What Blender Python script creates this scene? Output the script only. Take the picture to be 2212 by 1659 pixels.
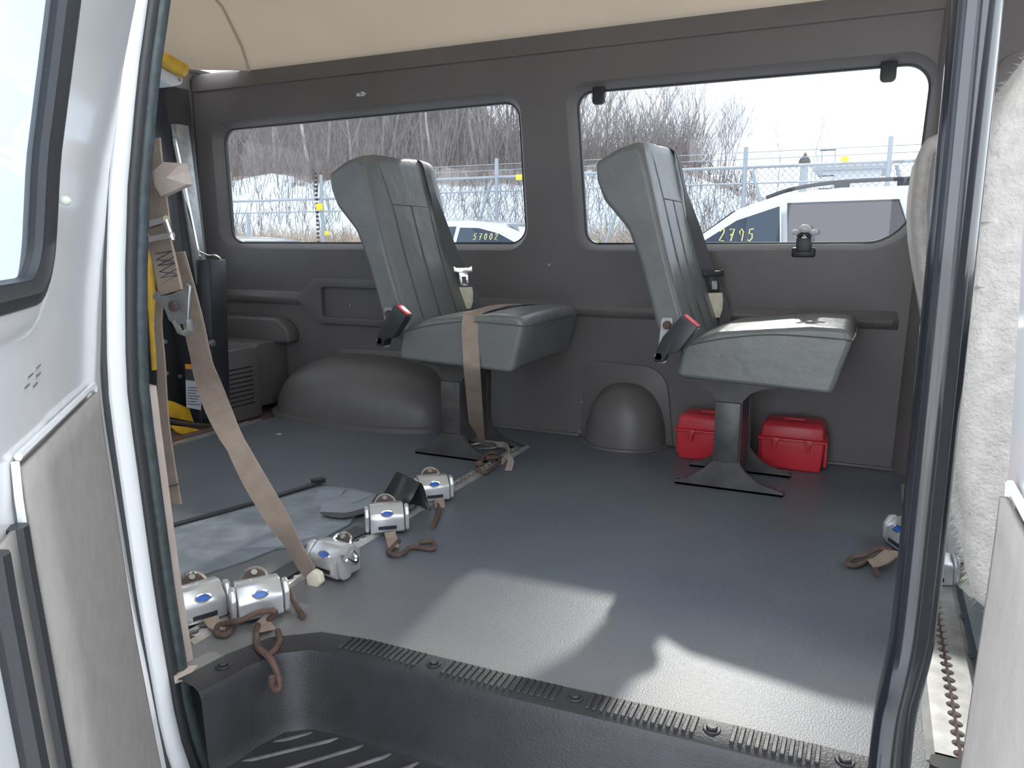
import bpy, bmesh, math, random
from mathutils import Vector, Matrix
import numpy as np
random.seed(7)
for o in list(bpy.data.objects): bpy.data.objects.remove(o)
S = bpy.context.scene
COL = S.collection
R = math.radians
# ------------------------------------------------------------------ camera
# x = towards the front of the van, y = across it (away from the photographer), z = up, van floor z = 0
CAM_H = 0.70; YAW = R(25.1); PIT = R(10.4); F = 1664.0
cd = bpy.data.cameras.new('camera'); cam = bpy.data.objects.new('camera', cd); COL.objects.link(cam)
cd.sensor_width = 36.0; cd.lens = 36.0 * F / 2212.0; cd.clip_start = 0.02; cd.clip_end = 400
cam.location = (0, 0, CAM_H); cam.rotation_euler = (R(90) - PIT, 0, YAW)
S.camera = cam
# ------------------------------------------------------------------ sky, sun, exposure
S.view_settings.view_transform = 'Standard'; S.view_settings.look = 'None'
S.view_settings.gamma = 1.0; S.view_settings.use_curve_mapping = False
S.view_settings.exposure = 2.02
W = bpy.data.worlds.new('world'); S.world = W; W.use_nodes = True
bg = W.node_tree.nodes['Background']; bg.inputs[0].default_value = (0.87, 0.935, 1.0, 1); bg.inputs[1].default_value = 1.25
sd = bpy.data.lights.new('sun', 'SUN'); sun = bpy.data.objects.new('sun', sd); COL.objects.link(sun)
sd.energy = 1.45; sd.angle = R(1.2); sd.color = (1.0, 0.95, 0.86)
_ld = Vector((0.149 * math.cos(R(28.9)), -0.989 * math.cos(R(28.9)), -math.sin(R(28.9))))
sun.rotation_euler = _ld.to_track_quat('-Z', 'Y').to_euler(); sun.location = (-3, 20, 12)

# ------------------------------------------------------------------ pixel -> place helpers
_fw = Vector((-math.sin(YAW) * math.cos(PIT), math.cos(YAW) * math.cos(PIT), -math.sin(PIT)))
_rt = Vector((math.cos(YAW), math.sin(YAW), 0)); _up = _rt.cross(_fw); _C = Vector((0, 0, CAM_H))
def ray(x, y): return _fw * F + _rt * (x - 1106) - _up * (y - 829.5)
def onz(x, y, Z=0.0):
    d = ray(x, y); return _C + d * ((Z - CAM_H) / d.z)
def ony(x, y, Y):
    d = ray(x, y); return _C + d * (Y / d.y)
def onx(x, y, X):
    d = ray(x, y); return _C + d * (X / d.x)

# ------------------------------------------------------------------ materials
MATS = {}
def mat(name, col, rough=0.5, metal=0.0, noise=0.0, scale=20, bump=0.0, bscale=120, col2=None, spec=0.5, stretch=None, sheen=0, coat=0.0):
    if name in MATS: return MATS[name]
    m = bpy.data.materials.new(name); m.use_nodes = True; nt = m.node_tree; b = nt.nodes['Principled BSDF']
    b.inputs['Roughness'].default_value = rough; b.inputs['Metallic'].default_value = metal
    b.inputs['Specular IOR Level'].default_value = spec
    if sheen: b.inputs['Sheen Weight'].default_value = sheen
    if coat: b.inputs['Coat Weight'].default_value = coat; b.inputs['Coat Roughness'].default_value = 0.08
    tc = nt.nodes.new('ShaderNodeTexCoord'); vec = tc.outputs['Object']
    if stretch:
        mp = nt.nodes.new('ShaderNodeMapping'); mp.inputs['Scale'].default_value = stretch
        nt.links.new(vec, mp.inputs[0]); vec = mp.outputs[0]
    if noise or col2:
        n = nt.nodes.new('ShaderNodeTexNoise'); n.inputs['Scale'].default_value = scale; n.inputs['Detail'].default_value = 6
        nt.links.new(vec, n.inputs['Vector'])
        cr = nt.nodes.new('ShaderNodeValToRGB'); nt.links.new(n.outputs[0], cr.inputs[0])
        c2 = col2 or tuple(min(1, c * (1 + noise)) for c in col); c1 = col if col2 else tuple(c * (1 - noise) for c in col)
        cr.color_ramp.elements[0].position = 0.35; cr.color_ramp.elements[1].position = 0.65
        cr.color_ramp.elements[0].color = (*c1, 1); cr.color_ramp.elements[1].color = (*c2, 1)
        nt.links.new(cr.outputs[0], b.inputs['Base Color'])
    else: b.inputs['Base Color'].default_value = (*col, 1)
    if bump:
        n2 = nt.nodes.new('ShaderNodeTexNoise'); n2.inputs['Scale'].default_value = bscale; n2.inputs['Detail'].default_value = 3
        nt.links.new(vec, n2.inputs['Vector'])
        bp = nt.nodes.new('ShaderNodeBump'); bp.inputs['Strength'].default_value = bump; bp.inputs['Distance'].default_value = 0.004
        nt.links.new(n2.outputs[0], bp.inputs['Height']); nt.links.new(bp.outputs[0], b.inputs['Normal'])
    MATS[name] = m; return m
def glass(name, tint, refl=0.06, rough=0.0):
    m = bpy.data.materials.new(name); m.use_nodes = True; nt = m.node_tree
    for n in list(nt.nodes): nt.nodes.remove(n)
    out = nt.nodes.new('ShaderNodeOutputMaterial'); t = nt.nodes.new('ShaderNodeBsdfTransparent'); t.inputs[0].default_value = (*tint, 1)
    g = nt.nodes.new('ShaderNodeBsdfGlossy'); g.inputs['Roughness'].default_value = rough
    fr = nt.nodes.new('ShaderNodeFresnel'); fr.inputs[0].default_value = 1.45
    mx = nt.nodes.new('ShaderNodeMixShader')
    ge = nt.nodes.new('ShaderNodeNewGeometry'); iv = nt.nodes.new('ShaderNodeMath'); iv.operation = 'SUBTRACT'; iv.inputs[0].default_value = 1.0
    mu = nt.nodes.new('ShaderNodeMath'); mu.operation = 'MULTIPLY'           # only the entry face of a pane mirrors
    nt.links.new(ge.outputs['Backfacing'], iv.inputs[1]); nt.links.new(fr.outputs[0], mu.inputs[0]); nt.links.new(iv.outputs[0], mu.inputs[1])
    nt.links.new(mu.outputs[0], mx.inputs[0]); nt.links.new(t.outputs[0], mx.inputs[1]); nt.links.new(g.outputs[0], mx.inputs[2])
    nt.links.new(mx.outputs[0], out.inputs[0]); MATS[name] = m; return m
M_TRIM = mat('taupe_trim_plastic', (0.134, 0.124, 0.124), 0.42, noise=0.06, scale=4, bump=0.12, bscale=350)
M_TRIMD = mat('dark_recess_plastic', (0.06, 0.057, 0.06), 0.5)
M_CEIL = mat('beige_roof_liner', (0.62, 0.55, 0.46), 0.5, noise=0.04, scale=3, bump=0.05, bscale=60)
def translucent(m, w):
    nt = m.node_tree; b = nt.nodes['Principled BSDF']; out = nt.nodes['Material Output']; tr = nt.nodes.new('ShaderNodeBsdfTranslucent'); mx = nt.nodes.new('ShaderNodeMixShader')
    mx.inputs[0].default_value = w; tr.inputs[0].default_value = (0.78, 0.71, 0.61, 1)
    nt.links.new(b.outputs[0], mx.inputs[1]); nt.links.new(tr.outputs[0], mx.inputs[2]); nt.links.new(mx.outputs[0], out.inputs[0])
translucent(M_CEIL, 0.21)                               # thin fibreglass lets a little daylight through
M_WHITE = mat('white_van_paint', (0.86, 0.87, 0.88), 0.16, spec=0.5, coat=0.4)
M_RUB = mat('black_rubber_seal', (0.030, 0.032, 0.036), 0.45, bump=0.1, bscale=200)
M_RUBG = mat('ribbed_dark_green_edge_trim', (0.045, 0.060, 0.065), 0.5, noise=0.25, scale=60, bump=0.25, bscale=90)
M_STEP = mat('dark_step_well_plastic', (0.026, 0.026, 0.030), 0.45, noise=0.15, scale=14, bump=0.2, bscale=260)
M_RIDGE = mat('scuffed_tread_plastic', (0.13, 0.12, 0.115), 0.6, noise=0.3, scale=30)
M_VINYL = mat('grey_green_seat_vinyl', (0.152, 0.159, 0.160), 0.34, noise=0.10, scale=7, bump=0.9, bscale=16)
M_PIPE = mat('seat_seam_piping', (0.10, 0.11, 0.11), 0.4)
M_DSTEEL = mat('dark_painted_steel', (0.085, 0.08, 0.082), 0.4, metal=0.3, noise=0.2, scale=18)
M_LIFT = mat('black_lift_steel', (0.028, 0.030, 0.036), 0.4, noise=0.15, scale=12)
M_STEEL = mat('worn_galvanised_steel', (0.40, 0.41, 0.41), 0.42, metal=0.85, noise=0.15, scale=40)
M_ALU = mat('worn_aluminium', (0.60, 0.59, 0.57), 0.38, metal=0.75, noise=0.16, scale=30)
M_SILVER = mat('silver_painted_casing', (0.62, 0.63, 0.65), 0.28, metal=0.6)
M_CHROME = mat('bright_chrome', (0.82, 0.82, 0.82), 0.12, metal=1.0)
M_RUST = mat('rusty_iron', (0.125, 0.066, 0.048), 0.75, col2=(0.068, 0.050, 0.046), scale=60, bump=0.3, bscale=150)
M_TAN = mat('tan_webbing', (0.30, 0.235, 0.19), 0.8, noise=0.10, scale=30, bump=0.4, bscale=400)
M_TAN2 = mat('pale_tan_cloth', (0.42, 0.35, 0.31), 0.75, noise=0.06, scale=20)
M_CREAM = mat('cream_tape', (0.72, 0.66, 0.54), 0.75, noise=0.08, scale=40)
M_BELT = mat('charcoal_seat_belt', (0.085, 0.087, 0.095), 0.6, bump=0.3, bscale=500)
M_BLACK = mat('black_plastic', (0.022, 0.024, 0.028), 0.4)
M_GLOSSB = mat('glossy_black_rail', (0.012, 0.014, 0.018), 0.12, coat=0.5)
M_RED = mat('red_box_plastic', (0.58, 0.035, 0.05), 0.38, noise=0.06, scale=8)
M_REDB = mat('red_button', (0.65, 0.05, 0.06), 0.35)
M_YEL = mat('yellow_lift_paint', (0.72, 0.43, 0.03), 0.42, noise=0.15, scale=20)
M_STAIN = mat('lift_floor_grit', (0.11, 0.095, 0.10), 0.8, col2=(0.20, 0.08, 0.06), scale=30, bump=0.4)
M_PLUSH = mat('grey_plush_cover', (0.46, 0.43, 0.40), 0.95, noise=0.10, scale=45, bump=0.9, bscale=180, sheen=0.3)
M_CARPET = mat('grey_carpeted_board', (0.345, 0.318, 0.30), 0.95, noise=0.05, scale=35, bump=0.2, bscale=260)
M_BLUE = mat('blue_badge', (0.02, 0.10, 0.42), 0.3, noise=0.3, scale=80)
M_PAPER = mat('white_label_paper', (0.55, 0.57, 0.62), 0.6, noise=0.05)
M_INK = mat('dark_label_print', (0.05, 0.06, 0.08), 0.6)
M_ORANGE = mat('orange_label_print', (0.80, 0.27, 0.04), 0.6)
M_MAT = mat('scuffed_grey_sheet', (0.22, 0.25, 0.28), 0.38, noise=0.22, scale=16, bump=0.3, bscale=40)
M_TAPE = mat('grey_duct_tape', (0.28, 0.32, 0.36), 0.32, noise=0.08, scale=25, bump=0.15)
M_WPLAST = mat('white_plastic', (0.72, 0.74, 0.78), 0.35)
M_IVORY = mat('ivory_plastic', (0.66, 0.68, 0.60), 0.4)
M_BPLATE = mat('pale_floor_plate', (0.42, 0.47, 0.50), 0.3, metal=0.5, noise=0.1, scale=20)
M_GLASS = glass('tinted_side_glass', (0.575, 0.588, 0.60))
M_GLASSC = glass('clear_cab_glass', (0.90, 0.92, 0.93))
M_GLASSD = glass('door_glass', (0.60, 0.63, 0.66))
# vinyl floor: dark blue grey, worn paler towards the doorway, with fine light flecks
def floor_mat():
    m = bpy.data.materials.new('grey_vinyl_floor'); m.use_nodes = True; nt = m.node_tree; b = nt.nodes['Principled BSDF']
    tc = nt.nodes.new('ShaderNodeTexCoord')
    n = nt.nodes.new('ShaderNodeTexNoise'); n.inputs['Scale'].default_value = 3.0; n.inputs['Detail'].default_value = 8
    cr = nt.nodes.new('ShaderNodeValToRGB'); cr.color_ramp.elements[0].color = (0.098, 0.113, 0.136, 1); cr.color_ramp.elements[1].color = (0.132, 0.148, 0.170, 1)
    cr.color_ramp.elements[0].position = 0.3; cr.color_ramp.elements[1].position = 0.75
    v = nt.nodes.new('ShaderNodeTexNoise'); v.inputs['Scale'].default_value = 420; v.inputs['Detail'].default_value = 2
    c2 = nt.nodes.new('ShaderNodeValToRGB'); c2.color_ramp.elements[0].position = 0.60; c2.color_ramp.elements[1].position = 0.78
    c2.color_ramp.elements[0].color = (0, 0, 0, 1); c2.color_ramp.elements[1].color = (1, 1, 1, 1)
    mx = nt.nodes.new('ShaderNodeMixRGB'); mx.inputs[2].default_value = (0.36, 0.37, 0.37, 1)
    # ground-in tan dirt near the doorway
    d = nt.nodes.new('ShaderNodeTexNoise'); d.inputs['Scale'].default_value = 5
    sp = nt.nodes.new('ShaderNodeSeparateXYZ')
    mr = nt.nodes.new('ShaderNodeMapRange'); mr.inputs[1].default_value = 1.45; mr.inputs[2].default_value = 0.98; mr.inputs[3].default_value = 0.0; mr.inputs[4].default_value = 1.1
    mul = nt.nodes.new('ShaderNodeMath'); mul.operation = 'MULTIPLY'
    mx2 = nt.nodes.new('ShaderNodeMixRGB'); mx2.inputs[2].default_value = (0.235, 0.215, 0.195, 1)
    L = nt.links.new
    for q in (n, v, d): L(tc.outputs['Object'], q.inputs['Vector'])
    L(n.outputs[0], cr.inputs[0]); L(v.outputs[0], c2.inputs[0]); L(c2.outputs[0], mx.inputs[0]); L(cr.outputs[0], mx.inputs[1])
    L(tc.outputs['Object'], sp.inputs[0]); L(sp.outputs[1], mr.inputs[0]); L(mr.outputs[0], mul.inputs[0]); L(d.outputs[0], mul.inputs[1])
    L(mul.outputs[0], mx2.inputs[0]); L(mx.outputs[0], mx2.inputs[1]); L(mx2.outputs[0], b.inputs['Base Color'])
    b.inputs['Roughness'].default_value = 0.42; b.inputs['Specular IOR Level'].default_value = 0.45
    bp = nt.nodes.new('ShaderNodeBump'); bp.inputs['Strength'].default_value = 0.35; bp.inputs['Distance'].default_value = 0.0015
    v2 = nt.nodes.new('ShaderNodeTexNoise'); v2.inputs['Scale'].default_value = 330; v2.inputs['Detail'].default_value = 2
    L(tc.outputs['Object'], v2.inputs['Vector']); L(v2.outputs[0], bp.inputs['Height']); L(bp.outputs[0], b.inputs['Normal'])
    return m
M_FLOOR = floor_mat()

# ------------------------------------------------------------------ mesh helpers
class MB:
    def __init__(s): s.v = []; s.f = []
    def add(s, vs, fs):
        k = len(s.v); s.v += [tuple(p) for p in vs]; s.f += [tuple(i + k for i in f) for f in fs]; return s
    def box(s, x0, x1, y0, y1, z0, z1, M=None):
        vs = [Vector((x, y, z)) for z in (z0, z1) for y in (y0, y1) for x in (x0, x1)]
        if M is not None: vs = [M @ p for p in vs]
        return s.add(vs, [(0, 2, 3, 1), (4, 5, 7, 6), (0, 1, 5, 4), (2, 6, 7, 3), (0, 4, 6, 2), (1, 3, 7, 5)])
    def tube(s, path, r, n=8, caps=True):
        P = [Vector(p) for p in path]; rr = r if isinstance(r, (list, tuple)) else [r] * len(P)
        vs = []; prev = None
        for i, p in enumerate(P):
            t = (P[min(i + 1, len(P) - 1)] - P[max(i - 1, 0)]).normalized()
            if prev is None:
                a = Vector((0, 0, 1)) if abs(t.z) < 0.9 else Vector((1, 0, 0))
                u = t.cross(a).normalized()
            else:
                u = (prev - t * prev.dot(t)).normalized()
            prev = u; w = t.cross(u)
            for k in range(n):
                an = 2 * math.pi * k / n; vs.append(p + (u * math.cos(an) + w * math.sin(an)) * rr[i])
        fs = [(i * n + k, i * n + (k + 1) % n, (i + 1) * n + (k + 1) % n, (i + 1) * n + k) for i in range(len(P) - 1) for k in range(n)]
        if caps: fs += [tuple(range(n))[::-1], tuple((len(P) - 1) * n + k for k in range(n))]
        return s.add(vs, fs)
    def prism(s, poly, fn, d0, d1):
        """poly: 2D points; fn(a, b, d) -> 3D; extruded from d0 to d1"""
        n = len(poly)
        vs = [fn(a, b, d0) for a, b in poly] + [fn(a, b, d1) for a, b in poly]
        fs = [tuple(range(n))[::-1], tuple(range(n, 2 * n))] + [(i, (i + 1) % n, n + (i + 1) % n, n + i) for i in range(n)]
        return s.add(vs, fs)
    def loft(s, rings, closed=True, cap0=False, cap1=False):
        n = len(rings[0]); vs = [p for r in rings for p in r]
        m = n if closed else n - 1
        fs = [(i * n + k, i * n + (k + 1) % n, (i + 1) * n + (k + 1) % n, (i + 1) * n + k) for i in range(len(rings) - 1) for k in range(m)]
        if cap0: fs.append(tuple(range(n))[::-1])
        if cap1: fs.append(tuple((len(rings) - 1) * n + k for k in range(n)))
        return s.add(vs, fs)
    def grid(s, fn, us, vs_):
        n = len(vs_)
        return s.add([fn(u, v) for u in us for v in vs_], [(i * n + j, (i + 1) * n + j, (i + 1) * n + j + 1, i * n + j + 1) for i in range(len(us) - 1) for j in range(n - 1)])
    def ribbon(s, path, side, w, t=0.0014):
        """flat strap along path; side = width direction (vector or list)"""
        P = [Vector(p) for p in path]; sd = side if isinstance(side, list) else [side] * len(P); ww = w if isinstance(w, list) else [w] * len(P)
        rings = []
        for i, p in enumerate(P):
            t_ = (P[min(i + 1, len(P) - 1)] - P[max(i - 1, 0)]).normalized()
            a = Vector(sd[i]); a = (a - t_ * a.dot(t_)).normalized() * ww[i] / 2; nn = t_.cross(a).normalized() * t / 2
            rings.append([p + a + nn, p - a + nn, p - a - nn, p + a - nn])
        return s.loft(rings, True, True, True)
    def ball(s, c, rx, ry, rz, n=12, m=8):
        c = Vector(c)
        rings = [[c + Vector((rx * math.sin(math.pi * i / m) * math.cos(2 * math.pi * k / n), ry * math.sin(math.pi * i / m) * math.sin(2 * math.pi * k / n), rz * math.cos(math.pi * i / m))) for k in range(n)] for i in range(1, m)]
        return s.loft(rings, True, True, True)
    def disc(s, c, axis, r, h, n=16):
        c = Vector(c); a = Vector(axis).normalized(); return s.tube([c, c + a * h], r, n)

def obj(name, mb, m, parent=None, smooth=True, bevel=0.0, seg=2, sub=0, label=None, kind=None, ang=40, solid=0):
    me = bpy.data.meshes.new(name)
    if isinstance(mb, MB): me.from_pydata(mb.v, [], mb.f)
    else: me = mb
    bm = bmesh.new(); bm.from_mesh(me)
    if isinstance(mb, MB): bmesh.ops.remove_doubles(bm, verts=bm.verts, dist=1e-6)
    bmesh.ops.recalc_face_normals(bm, faces=bm.faces)
    if bevel:
        es = [e for e in bm.edges if len(e.link_faces) == 2 and e.calc_face_angle(0) > R(30)]
        bmesh.ops.bevel(bm, geom=es, offset=bevel, segments=seg, profile=0.5, affect='EDGES', clamp_overlap=True)
    if smooth:
        for f in bm.faces: f.smooth = True
        for e in bm.edges:
            if len(e.link_faces) == 2 and e.calc_face_angle(0) > R(ang): e.smooth = False
    bm.to_mesh(me); bm.free()
    if not me.materials: me.materials.append(m)
    o = bpy.data.objects.new(name, me); COL.objects.link(o)
    if sub:
        md = o.modifiers.new('subsurf', 'SUBSURF'); md.levels = sub; md.render_levels = sub
    if solid:
        md = o.modifiers.new('solid', 'SOLIDIFY'); md.thickness = solid; md.offset = 0
    if parent is not None:
        o.parent = parent
        if parent.get('_world'):
            par = parent; loc = Vector()
            while par is not None: loc += par.location; par = par.parent
            o.matrix_parent_inverse = Matrix.Translation(-loc)
    if label: o['label'] = label
    if kind: o['kind'] = kind
    return o
def thing(name, label, cat, loc=(0, 0, 0), rotz=0, group=None, world=False, kind=None):
    o = bpy.data.objects.new(name, None); COL.objects.link(o); o.location = loc; o.rotation_euler = (0, 0, rotz); o.empty_display_size = 0.05
    o['label'] = label; o['category'] = cat
    if group: o['group'] = group
    if kind: o['kind'] = kind
    if world: o['_world'] = 1
    return o
def tag(o, label, cat, group=None, kind=None):
    o['label'] = label; o['category'] = cat
    if group: o['group'] = group
    if kind: o['kind'] = kind
    return o
def copy_tree(o, parent=None):
    c = o.copy(); COL.objects.link(c); c.parent = parent
    for ch in list(o.children): copy_tree(ch, c)
    return c
def plate(outer, holes, fn, d0, d1):
    """flat plate with holes: outline and holes are 2D points, fn(a, b, d) -> 3D"""
    cu = bpy.data.curves.new('tmp', 'CURVE'); cu.dimensions = '2D'; cu.fill_mode = 'BOTH'; cu.extrude = 0.5
    for pts in [outer] + holes:
        sp = cu.splines.new('POLY'); sp.points.add(len(pts) - 1); sp.use_cyclic_u = True
        for q, p in zip(sp.points, pts): q.co = (p[0], p[1], 0, 1)
    ob = bpy.data.objects.new('tmp', cu)
    me = bpy.data.meshes.new_from_object(ob); bpy.data.objects.remove(ob); bpy.data.curves.remove(cu)
    mb = MB(); mb.v = [tuple(fn(v.co.x, v.co.y, d0 if v.co.z < 0 else d1)) for v in me.vertices]; mb.f = [tuple(p.vertices) for p in me.polygons]
    bpy.data.meshes.remove(me); return mb
def rpoly(pts, r, n=6):
    """round the corners of a polygon; r is one radius or one per corner"""
    out = []; N = len(pts)
    for i in range(N):
        p = Vector(pts[i]); a = Vector(pts[i - 1]); b = Vector(pts[(i + 1) % N]); rr = r[i] if isinstance(r, (list, tuple)) else r
        if rr <= 0: out += [tuple(p)]; continue
        u = (a - p).normalized(); w = (b - p).normalized(); half = math.acos(max(-1, min(1, u.dot(w)))) / 2
        d = min(rr / math.tan(half), (a - p).length * 0.49, (b - p).length * 0.49); r2 = d * math.tan(half)
        c = p + (u + w).normalized() * (r2 / math.sin(half))
        s0 = p + u * d - c; s1 = p + w * d - c; ang = s0.angle_signed(s1) if s0.length > 1e-9 else 0
        for k in range(n + 1):
            t = -ang * k / n; out.append((c.x + s0.x * math.cos(t) - s0.y * math.sin(t), c.y + s0.x * math.sin(t) + s0.y * math.cos(t)))
    return out
def grow(pts, d):
    N = len(pts); out = []
    area = sum(pts[i][0] * pts[(i + 1) % N][1] - pts[(i + 1) % N][0] * pts[i][1] for i in range(N)); sg = 1 if area > 0 else -1
    for i in range(N):
        a = Vector(pts[i - 1]); p = Vector(pts[i]); b = Vector(pts[(i + 1) % N])
        t = (b - a).normalized(); nrm = Vector((t.y, -t.x)) * sg; out.append((p.x + nrm.x * d, p.y + nrm.y * d))
    return out
def dense(pts, step=.03):
    out = []
    for i, p in enumerate(pts):
        q = pts[(i + 1) % len(pts)]; n = max(1, int(math.hypot(q[0] - p[0], q[1] - p[1]) / step))
        out += [(p[0] + (q[0] - p[0]) * k / n, p[1] + (q[1] - p[1]) * k / n) for k in range(n)]
    return out
XZ = lambda a, b, d: (a, d, b)      # (x, z, depth y)
YZ = lambda a, b, d: (d, a, b)
XY = lambda a, b, d: (a, b, d)
def smooth_path(pts, n=6):
    P = [Vector(p) for p in pts]; out = []
    for i in range(len(P) - 1):
        p0 = P[max(i - 1, 0)]; p1 = P[i]; p2 = P[i + 1]; p3 = P[min(i + 2, len(P) - 1)]
        for k in range(n):
            t = k / n; out.append(0.5 * ((2 * p1) + (p2 - p0) * t + (2 * p0 - 5 * p1 + 4 * p2 - p3) * t * t + (3 * p1 - p0 - 3 * p2 + p3) * t ** 3))
    out.append(P[-1]); return out
def lerp_tab(tab, x):
    if x <= tab[0][0]: return tab[0][1]
    for (a, va), (b, vb) in zip(tab, tab[1:]):
        if x <= b: return va + (vb - va) * (x - a) / (b - a)
    return tab[-1][1]
BULGE = [(-0.6, 0.10), (-0.19, 0.044), (0.15, 0.016), (0.43, 0.002), (0.50, 0.0), (0.65, 0.014), (0.78, 0.032), (0.94, 0.065), (1.04, 0.092), (1.3, 0.16)]
def bulge(z): return lerp_tab(BULGE, z)
YS = 0.736                                            # outer skin of the passenger side at belt height
WY = 2.60                                             # inner face of the far wall
GZ = -0.52                                            # ground outside
# ================================================================== THE VAN: large structure
def struct(name, mb, m, parent=None, **k):
    o = obj(name, mb, m, parent, **k)
    if parent is None: o['kind'] = 'structure'
    return o
# --- floor (with the step well cut out)
WELL = [(-0.905, 0.40), (-0.905, 0.90), (-0.885, 0.945), (-0.84, 0.972), (-0.76, 0.983), (0.09, 1.003), (0.09, 0.40)]
fl = MB()
fo = [(-2.18, 0.84), (-0.975, 0.84), (-0.968, 0.90), (-0.948, 0.955), (-0.907, 1.005), (-0.82, 1.020), (0.10, 1.060), (0.10, 0.84), (1.9, 0.84), (1.9, 2.66), (-2.18, 2.66)]
floor = struct('floor', fl.prism(fo, XY, -0.03, 0.0), M_FLOOR, smooth=False)
floor['label'] = 'dark blue-grey flecked vinyl floor of the van'
# --- far wall trim with two window openings
WIN1 = [(-2.62, 0.700), (-1.178, 0.698), (-1.213, 1.199), (-2.632, 1.183)]
WIN2 = [(-0.945, 0.696), (0.085, 0.700), (0.102, 1.212), (-0.990, 1.212)]
w1 = rpoly(WIN1, 0.06, 8); w2 = rpoly(WIN2, [0.05, 0.13, 0.07, 0.05], 8)
h1 = grow(w1, 0.028); h2 = grow(w2, 0.026)
wall = MB()
pl_ = plate([(-2.75, -0.02), (0.36, -0.02), (0.36, 1.345), (-2.75, 1.345)], [h1, h2], XZ, WY, WY + 0.03)
wall.add(pl_.v, pl_.f)
wall_left = struct('wall_left', wall, M_TRIM, smooth=False)
for h, w in ((h1, w1), (h2, w2)):                       # sloping window reveals
    rv = MB().loft([[(a, WY, b) for a, b in h], [(a * 0.9 + c * 0.1, WY + 0.002, b * 0.9 + d * 0.1) for (a, b), (c, d) in zip(h, w)], [(c, WY + 0.05, d) for c, d in w]])
    obj('window_reveal', rv, M_TRIM, wall_left, ang=60)
wall_left['label'] = 'taupe plastic trim wall with two long windows'
# header strip above the crease, leaning in to the roof
hd = MB(); hd.loft([[(x, y, z) for y, z in ((WY, 1.340), (WY - 0.005, 1.343), (WY - 0.004, 1.400), (WY + 0.004, 1.412), (WY + 0.03, 1.36))] for x in (-2.75, 0.36)], True, True, True)
struct('trim_1', hd, M_TRIM)['label'] = 'taupe header strip running above the two windows'
# ridge along the wall, pocket frame round the armrest recess
def ridge(x0, x1, z0):
    prof = [(0, 0.030), (-0.006, 0.024), (-0.020, 0.004), (-0.022, -0.006), (-0.014, -0.022), (0, -0.030)]
    return MB().loft([[(x, WY + 0.002 + (a if i else 0), z0 + b) for a, b in prof] for i, x in ((0, x0), (1, x0 + 0.02), (1, x1 - 0.02), (0, x1))], False)
rd = ridge(-1.62, 0.075, 0.468); r2_ = ridge(-2.72, -2.16, 0.468); rd.add(r2_.v, r2_.f)
obj('wall_ridge', rd, M_TRIM, wall_left)
out = rpoly([(-2.22, 0.47), (-2.115, 0.555), (-1.60, 0.555), (-1.60, 0.368), (-2.115, 0.368)], [0.02, 0.03, 0.03, 0.03, 0.03], 4)
inn = rpoly([(-2.085, 0.52), (-1.63, 0.52), (-1.63, 0.395), (-2.085, 0.395)], 0.015, 4)
obj('pocket_frame', plate(out, [inn], XZ, WY - 0.022, WY + 0.004), M_TRIM, wall_left, bevel=0.008, seg=3)
sc = MB(); sc.disc((-1.95, WY - 0.001, 0.445), (0, -1, 0), 0.005, 0.004); obj('screw', sc, M_STEEL, wall_left)
for px, py in ((1187, 572), (1257, 868), (1253, 933), (1437, 835), (1275, 800)):
    p = ony(px, py, WY); sc = MB(); sc.disc((p.x, WY + 0.001, p.z), (0, -1, 0), 0.005, 0.004, 8); obj('screw', sc, M_STEEL, wall_left)
# torn foam spot above the rear window
p = ony(780, 203, WY); ft = MB(); rnd = random.Random(3)
for k in range(7): ft.ball((p.x + rnd.uniform(-.025, .025), WY - 0.001, p.z + rnd.uniform(-.006, .006)), rnd.uniform(.006, .012), .003, rnd.uniform(.003, .006), 6, 4)
obj('torn_trim_spot', ft, M_PAPER, wall_left)
# gaskets and panes of the far windows
for i, (w, nm, lb) in enumerate(((w1, 'window_1', 'long rear side window in black gasket, snowy bank seen through it'), (w2, 'window_2', 'long side window with latch and two top clips, bright sky behind'))):
    pane = plate(grow(w, 0.012), [], XZ, WY + 0.052, WY + 0.056)
    win = struct(nm, pane, M_GLASS, smooth=False); win['label'] = lb
    gk = plate(grow(w, 0.014), [grow(w, -0.003)], XZ, WY + 0.046, WY + 0.062)
    obj('window_gasket', gk, M_RUB, win, bevel=0.002)
    if i == 1:
        for px in (1297, 1918):
            c = ony(px, 170, WY + 0.05)
            obj('hinge_clip', MB().prism(rpoly([(c.x - .022, 1.232), (c.x - .022, 1.165), (c.x + .022, 1.165), (c.x + .022, 1.232)], [0, .014, .014, 0], 4), XZ, WY + 0.028, WY + 0.046), M_BLACK, win, bevel=0.003)
        c = ony(1737, 525, WY); lt = MB().box(c.x - .035, c.x + .035, WY - .008, WY + .01, .655, .685); b_ = obj('latch_base', lt, M_BLACK, win, bevel=.006)
        obj('latch_arm', MB().box(c.x - .022, c.x + .022, WY - .018, WY + .03, .672, .715).tube([(c.x - .018, WY - .012, .715), (c.x, WY - .012, .735), (c.x + .018, WY - .012, .715)], .008, 8), M_BLACK, win, bevel=.003)
        obj('latch_knob', MB().ball((c.x, WY - .012, .742), .018, .014, .014).ball((c.x - .027, WY - .010, .732), .012, .009, .009).ball((c.x + .027, WY - .010, .732), .012, .009, .009), M_WPLAST, win)
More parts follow.
